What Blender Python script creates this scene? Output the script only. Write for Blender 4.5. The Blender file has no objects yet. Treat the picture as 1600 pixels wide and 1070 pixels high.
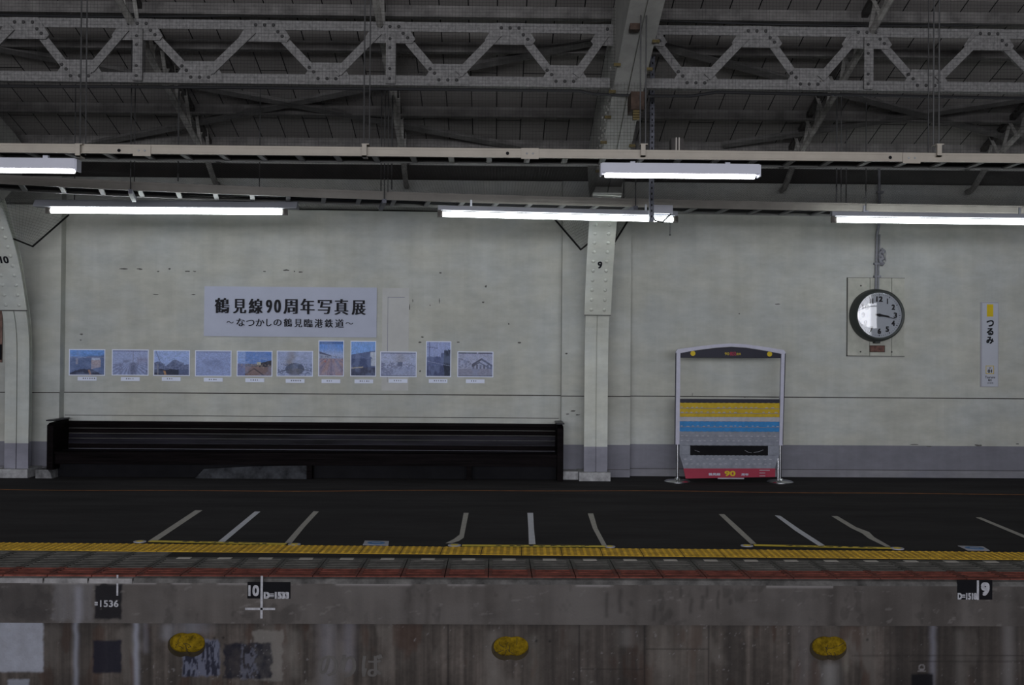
import bpy, math, random
import numpy as np
from mathutils import Vector, Matrix

C = bpy.context.scene.collection
SC = bpy.context.scene

# ------------------------------------------------------------------ camera
F = 1700.0                       # focal length in pixels of the 1600 x 1070 frame
CAM = Vector((0.0, -13.08, 1.48))
YAW, PITCH, ROLL = math.radians(0.90), math.radians(0.50), 0.0075
fw = Vector((math.sin(YAW) * math.cos(PITCH), math.cos(YAW) * math.cos(PITCH), math.sin(PITCH)))
rt0 = Vector((math.cos(YAW), -math.sin(YAW), 0))
up0 = rt0.cross(fw)
rt = rt0 * math.cos(ROLL) + up0 * math.sin(ROLL)
up = up0 * math.cos(ROLL) - rt0 * math.sin(ROLL)
cd = bpy.data.cameras.new('camera')
cam = bpy.data.objects.new('camera', cd)
C.objects.link(cam)
cam.matrix_world = Matrix(((rt.x, up.x, -fw.x, CAM.x), (rt.y, up.y, -fw.y, CAM.y), (rt.z, up.z, -fw.z, CAM.z), (0, 0, 0, 1)))
cd.sensor_width = 36.0
cd.lens = F / 1600.0 * 36.0
cd.clip_start, cd.clip_end = 0.05, 200
SC.camera = cam

# ------------------------------------------------------------------ world, daylight, exposure
SC.view_settings.view_transform = 'Standard'
SC.view_settings.look = 'None'
SC.view_settings.gamma = 1
SC.view_settings.use_curve_mapping = False
SC.view_settings.exposure = 0.0
w = bpy.data.worlds.new('sky')
SC.world = w
w.use_nodes = True
w.node_tree.nodes['Background'].inputs[0].default_value = (0.78, 0.83, 1.0, 1)
w.node_tree.nodes['Background'].inputs[1].default_value = 0.14
DAY = 455.0                      # each window of the far side wall
for k in range(6):
    ld = bpy.data.lights.new('daylight', 'AREA')
    ld.shape = 'RECTANGLE'
    ld.size, ld.size_y = 4.4, 2.6
    ld.energy = DAY * (.25, .85, 1.6, 1.75, 1.0, .5)[k]
    ld.color = (0.92, 0.93, 1.0)
    lo = bpy.data.objects.new('daylight', ld)
    C.objects.link(lo)
    lo.location = (-14.9 + 5.2 * k, -25.6, 2.8)
    lo.rotation_euler = (math.radians(90), 0, 0)

# ------------------------------------------------------------------ picture -> place helpers
def ray(px, py):
    return fw + rt * ((px - 800.0) / F) + up * ((535.0 - py) / F)
def at_y(px, py, Y):
    d = ray(px, py)
    return CAM + d * ((Y - CAM.y) / d.y)
def at_z(px, py, Z):
    d = ray(px, py)
    return CAM + d * ((Z - CAM.z) / d.z)
def at_plane(px, py, p, n):
    d = ray(px, py)
    return CAM + d * ((Vector(p) - CAM).dot(n) / d.dot(n))

# ------------------------------------------------------------------ noise for painted surfaces
def vnoise(x, y, seed=0):
    xi, yi = np.floor(x).astype(np.int64), np.floor(y).astype(np.int64)
    xf, yf = x - xi, y - yi
    xf, yf = xf * xf * (3 - 2 * xf), yf * yf * (3 - 2 * yf)
    def h(a, b):
        n = (a * 374761393 + b * 668265263 + seed * 974711) & 0x7fffffff
        n = ((n ^ (n >> 13)) * 1274126177) & 0x7fffffff
        return ((n ^ (n >> 16)) & 0xffff) / 65535.0
    return (h(xi, yi) * (1 - xf) + h(xi + 1, yi) * xf) * (1 - yf) + (h(xi, yi + 1) * (1 - xf) + h(xi + 1, yi + 1) * xf) * yf
def fbm(x, y, seed=0, o=4):
    s, a, t = 0, 1.0, 0
    for i in range(o):
        s = s + a * vnoise(x * 2 ** i, y * 2 ** i, seed + i * 17)
        t += a
        a *= .55
    return s / t
def sstep(a, b, x):
    t = np.clip((x - a) / (b - a), 0, 1)
    return t * t * (3 - 2 * t)

# ------------------------------------------------------------------ materials
def mat(name, col, rough=.6, metal=0.0, var=.12, scale=3.0, stretch=(1, 1, 1), bump=0.0, bscale=40.0, spec=.15, emit=None, estr=0.0, alpha=None):
    m = bpy.data.materials.new(name)
    m.use_nodes = True
    nt = m.node_tree
    b = nt.nodes['Principled BSDF']
    b.inputs['Roughness'].default_value = rough
    b.inputs['Metallic'].default_value = metal
    b.inputs['Specular IOR Level'].default_value = spec
    c = tuple(col) + (1,)
    b.inputs['Base Color'].default_value = c
    if var:
        g = nt.nodes.new('ShaderNodeNewGeometry')
        mp = nt.nodes.new('ShaderNodeMapping')
        mp.inputs['Scale'].default_value = stretch
        nt.links.new(g.outputs['Position'], mp.inputs['Vector'])
        n = nt.nodes.new('ShaderNodeTexNoise')
        n.inputs['Scale'].default_value = scale
        n.inputs['Detail'].default_value = 6
        n.inputs['Roughness'].default_value = .65
        nt.links.new(mp.outputs[0], n.inputs['Vector'])
        r = nt.nodes.new('ShaderNodeValToRGB')
        r.color_ramp.elements[0].position, r.color_ramp.elements[1].position = .3, .7
        r.color_ramp.elements[0].color = tuple(max(0, x * (1 - var * 1.6)) for x in col) + (1,)
        r.color_ramp.elements[1].color = tuple(min(1, x * (1 + var)) for x in col) + (1,)
        nt.links.new(n.outputs['Fac'], r.inputs[0])
        nt.links.new(r.outputs[0], b.inputs['Base Color'])
        if bump:
            n2 = nt.nodes.new('ShaderNodeTexNoise')
            n2.inputs['Scale'].default_value = bscale
            n2.inputs['Detail'].default_value = 4
            nt.links.new(mp.outputs[0], n2.inputs['Vector'])
            bp = nt.nodes.new('ShaderNodeBump')
            bp.inputs['Strength'].default_value = bump
            bp.inputs['Distance'].default_value = .01
            nt.links.new(n2.outputs['Fac'], bp.inputs['Height'])
            nt.links.new(bp.outputs[0], b.inputs['Normal'])
    if emit:
        b.inputs['Emission Color'].default_value = tuple(emit) + (1,)
        b.inputs['Emission Strength'].default_value = estr
    return m

def zone_mat(name, top, low, base, z1, z0, rough=.75, var=.10, chips=0.0, bump=.15):
    """painted in horizontal zones: base < z0 < low < z1 < top, with grime of its own"""
    m = mat(name, top, rough, var=0)
    nt = m.node_tree
    N, L = nt.nodes.new, nt.links.new
    b = nt.nodes['Principled BSDF']
    g = N('ShaderNodeNewGeometry')
    sep = N('ShaderNodeSeparateXYZ'); L(g.outputs['Position'], sep.inputs[0])
    def gt(z):
        mr = N('ShaderNodeMapRange')
        mr.inputs['From Min'].default_value, mr.inputs['From Max'].default_value = z - .002, z + .002
        L(sep.outputs['Z'], mr.inputs['Value'])
        return mr.outputs[0]
    def mix(f, a, c, blend='MIX'):
        x = N('ShaderNodeMix'); x.data_type = 'RGBA'; x.blend_type = blend
        if hasattr(f, 'is_output'): L(f, x.inputs[0])
        else: x.inputs[0].default_value = f
        for i, v in ((6, a), (7, c)):
            if hasattr(v, 'is_output'): L(v, x.inputs[i])
            else: x.inputs[i].default_value = tuple(v) + (1,)
        return x.outputs[2]
    def noise(scale, st, det=6, lo=.35, hi=.65, a=1 - var * 1.8, c=1 + var):
        mp = N('ShaderNodeMapping'); mp.inputs['Scale'].default_value = st
        L(g.outputs['Position'], mp.inputs['Vector'])
        n = N('ShaderNodeTexNoise'); n.inputs['Scale'].default_value = scale; n.inputs['Detail'].default_value = det
        n.inputs['Roughness'].default_value = .62
        L(mp.outputs[0], n.inputs['Vector'])
        r = N('ShaderNodeMapRange')
        r.inputs['From Min'].default_value, r.inputs['From Max'].default_value = lo, hi
        r.inputs['To Min'].default_value, r.inputs['To Max'].default_value = a, c
        L(n.outputs['Fac'], r.inputs['Value'])
        return r.outputs[0], n.outputs['Fac']
    col = mix(gt(z0), base, low)
    col = mix(gt(z1), col, top)
    nb, _ = noise(1.1, (1, 1, 1.3), lo=.42, hi=.62, a=0, c=.75)
    col = mix(nb, col, mix(gt(z1), (.20, .20, .235), tuple(x * y for x, y in zip(top, (.97, 1.01, 1.10)))))
    n1, _ = noise(.8, (1, 1, 1))
    n2, f2 = noise(2.6, (1, 1, 2.2))
    n3, f3 = noise(9, (.6, 1, 1.6), a=.965, c=1.03)
    n4, _ = noise(2.2, (3.0, 1, .25), a=.95, c=1.04)
    for n in (n1, n2, n3, n4):
        cc = N('ShaderNodeCombineColor')
        for i in range(3): L(n, cc.inputs[i])
        col = mix(1.0, col, cc.outputs[0], 'MULTIPLY')
    if chips:
        _, fa = noise(26, (.45, 1, 1.5), 3)
        _, fb = noise(1.6, (1, 1, 1.4), 2)
        s = N('ShaderNodeMath'); s.operation = 'MULTIPLY'; L(fa, s.inputs[0]); L(fb, s.inputs[1])
        r = N('ShaderNodeMapRange'); r.inputs['From Min'].default_value, r.inputs['From Max'].default_value = .435, .465
        L(s.outputs[0], r.inputs['Value'])
        k = N('ShaderNodeMath'); k.operation = 'MULTIPLY'; k.inputs[1].default_value = chips; L(r.outputs[0], k.inputs[0])
        col = mix(k.outputs[0], col, (.10, .10, .09))
    L(col, b.inputs['Base Color'])
    bp = N('ShaderNodeBump'); bp.inputs['Strength'].default_value = bump; bp.inputs['Distance'].default_value = .01
    L(f3, bp.inputs['Height']); L(bp.outputs[0], b.inputs['Normal'])
    return m

def attr_mat(name, rough=.85, spec=.25, bump=0.0):
    m = mat(name, (.5, .5, .5), rough, var=0, spec=spec)
    nt = m.node_tree
    a = nt.nodes.new('ShaderNodeAttribute'); a.attribute_name = 'paint'
    b = nt.nodes['Principled BSDF']
    nt.links.new(a.outputs['Color'], b.inputs['Base Color'])
    if bump:
        n = nt.nodes.new('ShaderNodeTexNoise'); n.inputs['Scale'].default_value = 60; n.inputs['Detail'].default_value = 5
        g = nt.nodes.new('ShaderNodeNewGeometry'); nt.links.new(g.outputs['Position'], n.inputs['Vector'])
        bp = nt.nodes.new('ShaderNodeBump'); bp.inputs['Strength'].default_value = bump; bp.inputs['Distance'].default_value = .01
        nt.links.new(n.outputs['Fac'], bp.inputs['Height']); nt.links.new(bp.outputs[0], b.inputs['Normal'])
    return m

M = {}
M['wall'] = zone_mat('wall_paint', (.475, .478, .43), (.195, .195, .225), (.24, .24, .26), .385, .085, chips=0, var=.055)
M['column'] = zone_mat('column_paint', (.55, .56, .50), (.31, .31, .37), (.42, .42, .44), .39, .0, rough=.5, var=.06, bump=.05)
M['bolt'] = mat('dark_bolt', (.07, .068, .068), .6, var=.2)  # bolt heads coloured dark, their small shadows put into the colour
M['arch'] = mat('arch_paint_shaded', (.36, .36, .335), .55, var=.12, scale=6)  # column paint darkened, the shade on the upper arch put into the colour
M['steel'] = mat('dirty_roof_steel', (.27, .265, .25), .6, var=.35, scale=9)
M['girder'] = mat('girder_paint', (.225, .22, .215), .6, var=.25, scale=30)
M['dark_steel'] = mat('dark_steel', (.055, .05, .047), .6, var=.3, scale=6)
M['rafter'] = mat('rafter_paint', (.36, .35, .325), .6, var=.3, scale=8)
M['purlin'] = mat('purlin_paint', (.16, .152, .145), .65, var=.3, scale=5)
M['brace'] = mat('brace_steel', (.13, .125, .12), .6, var=.25, scale=6)
M['board'] = mat('wall_head_dark', (.025, .022, .02), .8, var=.3)
M['tray'] = mat('tray_paint', (.43, .39, .33), .45, var=.06, scale=6)
M['tray_dark'] = mat('tray_shadow_rail', (.20, .20, .19), .5, var=.1)
M['galv'] = mat('galvanised_steel', (.42, .44, .47), .4, .6, var=.2, scale=18)
M['rod'] = mat('rod_steel', (.08, .08, .08), .5, .3, var=.2)
M['lamp_white'] = mat('lamp_white', (.60, .61, .68), .4, var=.03)
M['lamp_grey'] = mat('lamp_grey', (.30, .31, .34), .45, var=.08)
M['led'] = mat('led_glow', (.9, .9, .9), .4, var=0, emit=(.96, .97, 1.0), estr=9)
M['tube'] = mat('tube_glow', (.9, .9, .9), .4, var=0, emit=(.94, 1.0, 1.0), estr=15)
M['socket'] = mat('lamp_socket', (.12, .11, .10), .5, var=.1)
M['black'] = mat('black_paint', (.010, .010, .012), .6, var=.2, spec=.04)
M['rope'] = mat('rope_black', (.012, .012, .012), .8, var=0)
M['net'] = mat('net_thread', (.02, .02, .02), .8, var=0)
M['cable'] = mat('cable_black', (.02, .02, .022), .5, var=.1)
M['rust'] = mat('rusty_box', (.06, .04, .03), .7, var=.4, scale=14)
M['brass'] = mat('brassy_clamp', (.085, .065, .025), .5, .4, var=.3, scale=30)
M['wood'] = mat('bench_wood', (.006, .0045, .005), .5, var=.45, scale=5, stretch=(.4, 2, 8), spec=.02)
M['wood_worn_sheen'] = mat('bench_worn_sheen', (.014, .013, .019), .34, var=.7, scale=2.2, stretch=(.5, 2, 5), spec=.12)  # worn boards, their bluish sheen put into a lighter colour
M['concrete'] = mat('plinth_concrete', (.40, .40, .41), .85, var=.25, scale=12, bump=.4)
M['rough_concrete'] = mat('rough_concrete', (.20, .20, .205), .9, var=.4, scale=9, bump=.5)
M['asphalt'] = mat('asphalt', (.037, .035, .036), .85, var=.22, scale=1.4, stretch=(.5, 2, 1), bump=.3, bscale=160, spec=.06)
M['tactile'] = mat('tactile_yellow', (.62, .38, .04), .7, var=.22, scale=9)
M['tape'] = mat('grey_tape', (.42, .40, .36), .6, var=.12, scale=20)
M['tape_white'] = mat('white_tape', (.62, .63, .68), .6, var=.08, scale=20)
M['tape_yellow'] = mat('yellow_tape', (.72, .55, .03), .5, var=.08, scale=20)
M['orange'] = mat('orange_line', (.26, .11, .04), .8, var=.3, scale=8)
M['grate'] = mat('grate_grey', (.115, .11, .10), .75, var=.3, scale=8)
M['grate_red'] = mat('grate_red', (.20, .058, .042), .75, var=.4, scale=10)
M['pit'] = mat('grate_pit', (.008, .008, .008), .9, var=.2)
M['lip'] = mat('lip_concrete', (.12, .115, .11), .9, var=.45, scale=7, bump=.4)
M['lip_pale'] = mat('lip_pale', (.30, .29, .29), .9, var=.3, scale=9, bump=.4)
M['sticker'] = mat('white_sticker', (.50, .47, .42), .6, var=.08)
M['white'] = mat('white_paper', (.72, .77, .92), .6, var=.02)
M['banner'] = mat('banner_sheet', (.44, .47, .58), .55, var=.035, scale=2)
M['ink'] = mat('black_ink', (.012, .012, .016), .6, var=0)
M['grey_ink'] = mat('grey_ink', (.20, .21, .26), .6, var=0)
M['blue'] = mat('blue_print', (.06, .19, .42), .5, var=.05)
M['signwhite'] = mat('sign_white', (.46, .48, .54), .35, var=.03)
M['signpale'] = mat('sign_pale_edge', (.36, .36, .40), .5, var=.03)
M['yellow'] = mat('print_yellow', (.60, .44, .02), .45, var=.05)
M['red'] = mat('print_red', (.33, .035, .065), .5, var=.08)
M['frame_white'] = mat('frame_white', (.50, .50, .60), .45, var=.06, scale=14)
M['panel_yellow'] = mat('panel_yellow', (.50, .34, .012), .4, var=.12, scale=16)
M['panel_blue'] = mat('panel_blue', (.03, .21, .50), .4, var=.12, scale=16)
M['panel_grey'] = mat('panel_grey', (.235, .25, .295), .4, var=.14, scale=16)
M['panel_white'] = mat('panel_white', (.40, .40, .45), .45, var=.10, scale=16)
M['panel_navy'] = mat('panel_navy', (.018, .018, .032), .4, var=.1)
M['chrome'] = mat('polished_steel', (.60, .61, .63), .22, 1.0, var=.05)
M['clock_rim'] = mat('clock_rim', (.055, .062, .058), .45, .2, var=.1)
M['clock_face'] = mat('clock_face', (.40, .425, .47), .5, var=.02)
M['cover'] = mat('covered_board', (.50, .505, .50), .7, var=.05, scale=5)
M['wallboard'] = mat('clock_board', (.45, .455, .40), .75, var=.12, scale=7)
M['conduit_grey'] = mat('conduit_grey', (.24, .245, .27), .5, var=.15, scale=20)
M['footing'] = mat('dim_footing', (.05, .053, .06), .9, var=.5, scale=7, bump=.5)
M['tray_rear'] = mat('rear_tray_paint', (.25, .235, .21), .5, var=.1)
M['strut_grey'] = mat('strut_grey', (.15, .155, .185), .5, var=.2, scale=18)
M['rung_grey'] = mat('rung_grey', (.22, .225, .225), .5, var=.15, scale=18)
M['chip'] = mat('plaster_chip', (.12, .118, .11), .9, var=.3, scale=30)
M['edge_grey'] = mat('edge_grey', (.13, .13, .12), .8, var=.2)
M['bronze'] = mat('bronze_plate', (.11, .06, .05), .35, .6, var=.4, scale=30)
M['yellow_foam'] = mat('yellow_foam', (.20, .13, .005), .9, var=.45, scale=26, bump=.8, bscale=60)
M['hole'] = mat('hole_dark', (.045, .035, .02), .9, var=.3)
M['chalk'] = mat('white_mark_paint', (.42, .42, .45), .8, var=.2, scale=40)
M['attr'] = attr_mat('stained_concrete', bump=.5)
M['photo'] = attr_mat('photo_print', .6, .1)
M['roof'] = mat('roof_boards', (.27, .255, .24), .85, var=.2, scale=4)
M['ground'] = mat('ballast', (.10, .095, .09), .95, var=.4, scale=14, bump=.6)
M['far'] = mat('far_wall_paint', (.35, .35, .32), .8, var=.15)
M['gutter'] = mat('poster_skin', (.20, .12, .10), .5, var=.4, scale=6)
# plank joints of the roof boarding
nt = M['roof'].node_tree
br = nt.nodes.new('ShaderNodeTexBrick')
br.inputs['Scale'].default_value = 1
br.inputs['Color1'].default_value = (.275, .26, .245, 1); br.inputs['Color2'].default_value = (.225, .212, .20, 1)
br.inputs['Mortar'].default_value = (.012, .012, .012, 1)
br.inputs['Brick Width'].default_value = 1.9; br.inputs['Row Height'].default_value = .27; br.inputs['Mortar Size'].default_value = .006
gg = nt.nodes.new('ShaderNodeNewGeometry'); mp = nt.nodes.new('ShaderNodeMapping'); mp.inputs['Rotation'].default_value = (0, 0, math.radians(90))
nt.links.new(gg.outputs['Position'], mp.inputs[0]); nt.links.new(mp.outputs[0], br.inputs['Vector'])
nt.links.new(br.outputs['Color'], nt.nodes['Principled BSDF'].inputs['Base Color'])
# clear clock glass
gm = bpy.data.materials.new('clock_glass'); gm.use_nodes = True
nt = gm.node_tree; nt.nodes.clear()
o_ = nt.nodes.new('ShaderNodeOutputMaterial'); tr = nt.nodes.new('ShaderNodeBsdfTransparent'); gl = nt.nodes.new('ShaderNodeBsdfGlossy')
gl.inputs['Roughness'].default_value = .02; mx = nt.nodes.new('ShaderNodeMixShader'); mx.inputs[0].default_value = .08
nt.links.new(tr.outputs[0], mx.inputs[1]); nt.links.new(gl.outputs[0], mx.inputs[2]); nt.links.new(mx.outputs[0], o_.inputs[0])
M['glass'] = gm

# ------------------------------------------------------------------ mesh builder
WORLD = {}
class MB:
    def __init__(s): s.v, s.f = [], []
    def add(s, vs, fs):
        o = len(s.v); s.v += [Vector(v) for v in vs]; s.f += [[i + o for i in f] for f in fs]; return s
    def box(s, x0, x1, y0, y1, z0, z1):
        vs = [(x, y, z) for x in (x0, x1) for y in (y0, y1) for z in (z0, z1)]
        return s.add(vs, [(0, 1, 3, 2), (4, 6, 7, 5), (0, 4, 5, 1), (2, 3, 7, 6), (0, 2, 6, 4), (1, 5, 7, 3)])
    def bar(s, p, q, wd, ht, upv=(0, 0, 1)):
        p, q = Vector(p), Vector(q); a = (q - p).normalized(); u = Vector(upv)
        sd = a.cross(u).normalized(); u = sd.cross(a)
        vs = [b + sd * (wd / 2 * i) + u * (ht / 2 * j) for b in (p, q) for i, j in ((-1, -1), (1, -1), (1, 1), (-1, 1))]
        return s.add(vs, [(3, 2, 1, 0), (4, 5, 6, 7), (0, 1, 5, 4), (1, 2, 6, 5), (2, 3, 7, 6), (3, 0, 4, 7)])
    def tube(s, pts, r, n=8, cap=True):
        pts = [Vector(p) for p in pts]; o = len(s.v); m = len(pts)
        for i, p in enumerate(pts):
            a = (pts[min(i + 1, m - 1)] - pts[max(i - 1, 0)]).normalized()
            u = a.orthogonal().normalized() if i == 0 else (u - a * u.dot(a)).normalized()
            w_ = a.cross(u); rr = r[i] if isinstance(r, (list, tuple)) else r
            s.v += [p + (u * math.cos(2 * math.pi * k / n) + w_ * math.sin(2 * math.pi * k / n)) * rr for k in range(n)]
        for i in range(m - 1):
            for k in range(n):
                s.f.append([o + i * n + k, o + i * n + (k + 1) % n, o + (i + 1) * n + (k + 1) % n, o + (i + 1) * n + k])
        if cap: s.f.append([o + k for k in range(n)][::-1]); s.f.append([o + (m - 1) * n + k for k in range(n)])
        return s
    def lathe(s, prof, c, axis='z', n=32):
        """prof: (radius, height) pairs about the axis through c; axis 'z' up or 'y' towards the camera (-Y)"""
        o = len(s.v); c = Vector(c)
        for r, h in prof:
            for k in range(n):
                t = 2 * math.pi * k / n
                s.v.append(c + (Vector((r * math.cos(t), r * math.sin(t), h)) if axis == 'z' else Vector((r * math.cos(t), -h, r * math.sin(t)))))
        for i in range(len(prof) - 1):
            for k in range(n):
                s.f.append([o + i * n + k, o + i * n + (k + 1) % n, o + (i + 1) * n + (k + 1) % n, o + (i + 1) * n + k])
        s.f.append([o + k for k in range(n)][::-1]); s.f.append([o + (len(prof) - 1) * n + k for k in range(n)])
        return s
    def prism(s, poly, off):
        """polygon of 3-D points pushed by the vector off"""
        n = len(poly); off = Vector(off); a = [Vector(p) for p in poly]
        return s.add(a + [p + off for p in a], [list(range(n))[::-1], list(range(n, 2 * n))] + [[i, (i + 1) % n, n + (i + 1) % n, n + i] for i in range(n)])
    def strip(s, a, b, th=0.0):
        """ribbon between two point rows"""
        o = len(s.v); n = len(a)
        for p, q in zip(a, b): s.v += [Vector(p), Vector(q)]
        s.f += [[o + 2 * i, o + 2 * i + 1, o + 2 * i + 3, o + 2 * i + 2] for i in range(n - 1)]
        return s
    def build(s, name, m, parent=None, smooth=False, origin=None, merge=False):
        xs = np.array([tuple(v) for v in s.v])
        lo, hi = xs.min(0), xs.max(0)
        o = Vector(origin) if origin is not None else Vector(((lo[0] + hi[0]) / 2, (lo[1] + hi[1]) / 2, lo[2]))
        me = bpy.data.meshes.new(name)
        me.from_pydata([tuple(v - o) for v in s.v], [], s.f)
        me.materials.append(M[m] if isinstance(m, str) else m)
        import bmesh
        bm = bmesh.new(); bm.from_mesh(me)
        bmesh.ops.recalc_face_normals(bm, faces=bm.faces)
        bm.to_mesh(me); bm.free()
        if smooth:
            me.polygons.foreach_set('use_smooth', [True] * len(me.polygons))
            try: me.set_sharp_from_angle(angle=math.radians(40))
            except Exception: pass
        ob = bpy.data.objects.new(name, me); C.objects.link(ob)
        WORLD[ob] = o
        if parent is not None:
            ob.parent = parent; ob.location = o - WORLD[parent]
        else: ob.location = o
        return ob
def empty(name, loc, label, cat, group=None):
    o = bpy.data.objects.new(name, None); C.objects.link(o); o.location = loc; o.empty_display_size = .1
    WORLD[o] = Vector(loc)
    return tag(o, label, cat, group)
def tag(o, label=None, cat=None, group=None, kind=None):
    for k, v in (('label', label), ('category', cat), ('group', group), ('kind', kind)):
        if v: o[k] = v
    return o
def structure(o): o['kind'] = 'structure'; return o
def dup(o, delta, parent=None):
    """copy of an object and its children, moved by delta"""
    c = o.copy(); C.objects.link(c); WORLD[c] = WORLD[o] + Vector(delta)
    if parent is None: c.location = Vector(o.location) + Vector(delta)
    else: c.parent = parent; c.location = o.location.copy()
    for ch in list(o.children): dup_child(ch, c, delta)
    return c
def dup_child(o, parent, delta):
    c = o.copy(); C.objects.link(c); c.parent = parent; WORLD[c] = WORLD[o] + Vector(delta)
    for ch in list(o.children): dup_child(ch, c, delta)
def stamp(o, pos):
    """sibling copy of a small part at another place"""
    c = o.copy(); C.objects.link(c); c.parent = o.parent; c.location = o.location + (Vector(pos) - WORLD[o]); WORLD[c] = Vector(pos)
    return c

# ------------------------------------------------------------------ lettering
def glyphs(text):
    cu = bpy.data.curves.new('t', 'FONT'); cu.body = text; cu.fill_mode = 'FRONT'; cu.resolution_u = 4
    o = bpy.data.objects.new('t', cu); C.objects.link(o)
    dg = bpy.context.evaluated_depsgraph_get(); dg.update()
    e = o.evaluated_get(dg); me = e.to_mesh()
    v = np.array([tuple(p.co) for p in me.vertices]); f = [list(p.vertices) for p in me.polygons]
    e.to_mesh_clear(); bpy.data.objects.remove(o); bpy.data.curves.remove(cu)
    return v, f
def write(mb, text, u0, u1, v0, v1, place, heavy=0.0, heavy_v=0.0):
    """text fitted into u0..u1 x v0..v1; heavy widens the upright strokes (share of the letter height)"""
    g, f = glyphs(text)
    lo, hi = g.min(0), g.max(0)
    hx = heavy * (v1 - v0); hz = heavy_v * (v1 - v0)
    U = u0 + hx + (g[:, 0] - lo[0]) / (hi[0] - lo[0]) * (u1 - u0 - 2 * hx)
    V = v0 + hz + (g[:, 1] - lo[1]) / (hi[1] - lo[1]) * (v1 - v0 - 2 * hz)
    shifts = [(0, 0)] if not heavy and not heavy_v else [(a * hx, b * hz) for a in (-1, -.33, .33, 1) for b in ((-1, 1) if hz else (0,))]
    for k, (a, b) in enumerate(shifts):
        mb.add([place(x + a, z + b) + Vector((0, -.00025 * k, 0)) for x, z in zip(U, V)], f)
    return mb
def on_wall(Y): return lambda u, v: Vector((u, Y, v))

def painted_grid(name, x0, x1, z0, z1, Y, step, fn, m, parent=None, loc=None):
    nx, nz = max(2, int((x1 - x0) / step)), max(2, int((z1 - z0) / step))
    X, Z = np.meshgrid(np.linspace(x0, x1, nx + 1), np.linspace(z0, z1, nz + 1))
    col = fn(X, Z)
    o = Vector(((x0 + x1) / 2, Y, z0))
    vs = np.stack([X.ravel() - o.x, np.zeros(X.size), Z.ravel() - o.z], 1)
    idx = np.arange((nx + 1) * (nz + 1)).reshape(nz + 1, nx + 1)
    q = np.stack([idx[:-1, :-1], idx[:-1, 1:], idx[1:, 1:], idx[1:, :-1]], -1).reshape(-1, 4)
    me = bpy.data.meshes.new(name); me.from_pydata(vs.tolist(), [], q.tolist())
    a = me.color_attributes.new('paint', 'FLOAT_COLOR', 'POINT')
    c = np.ones((X.size, 4), np.float32); c[:, :3] = np.clip(col.reshape(-1, 3), 0, 1)
    a.data.foreach_set('color', c.ravel())
    me.materials.append(M[m])
    ob = bpy.data.objects.new(name, me); C.objects.link(ob); WORLD[ob] = o
    if parent is not None: ob.parent = parent; ob.location = o - WORLD[parent]
    else: ob.location = o
    return ob

# ================================================================== SETTING
PX = 9.5                                         # half length of what is built
C9, PITCH_C = 1.177, 6.667                          # column line
structure(MB().box(-PX, PX, 0, .3, -.02, 4.3).build('wall_back', 'wall'))
# pilasters behind the columns
pil = []
for i, xc in enumerate((C9 - PITCH_C, C9, C9 + PITCH_C)):
    x0 = at_y(878, 500, -.14).x - C9 + xc; x1 = at_y(985.5, 500, -.14).x - C9 + xc
    if i == 0: x1 = at_y(94.5, 500, -.14).x
    structure(MB().box(x0, x1, -.14, 0, 0, 3.52).build('trim_%d' % (i + 1), 'wall'))
    pil.append((x0, x1))
def ledges(n, x0, x1, Y):
    mb = MB().box(x0, x1, Y - .012, Y, 0, .955)
    structure(mb.build('trim_%d' % n, 'wall'))
    structure(MB().box(x0, x1, Y - .0135, Y, .955, .966).build('trim_%d' % (n + 1), 'dark_steel'))
    structure(MB().box(x0, x1, Y - .0145, Y, .088, .094).build('baseboard_%d' % n, 'dark_steel'))
n = 4
for (x0, x1, Y) in [(-PX, pil[0][0], 0), (pil[0][0], pil[0][1], -.14), (pil[0][1], pil[1][0], 0), (pil[1][0], pil[1][1], -.14), (pil[1][1], pil[2][0], 0), (pil[2][0], pil[2][1], -.14)]:
    ledges(n, x0, x1, Y); n += 2
# thin ledge over the bench
zl = at_y(480, 651, 0).z
structure(MB().box(pil[0][1] + .02, pil[1][0] - .02, -.03, -.012, zl - .07, zl).build('trim_%d' % n, 'wall')); n += 1
structure(MB().box(pil[0][1] + .02, pil[1][0] - .02, -.032, -.012, zl, zl + .006).build('trim_%d' % n, 'dark_steel')); n += 1
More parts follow.
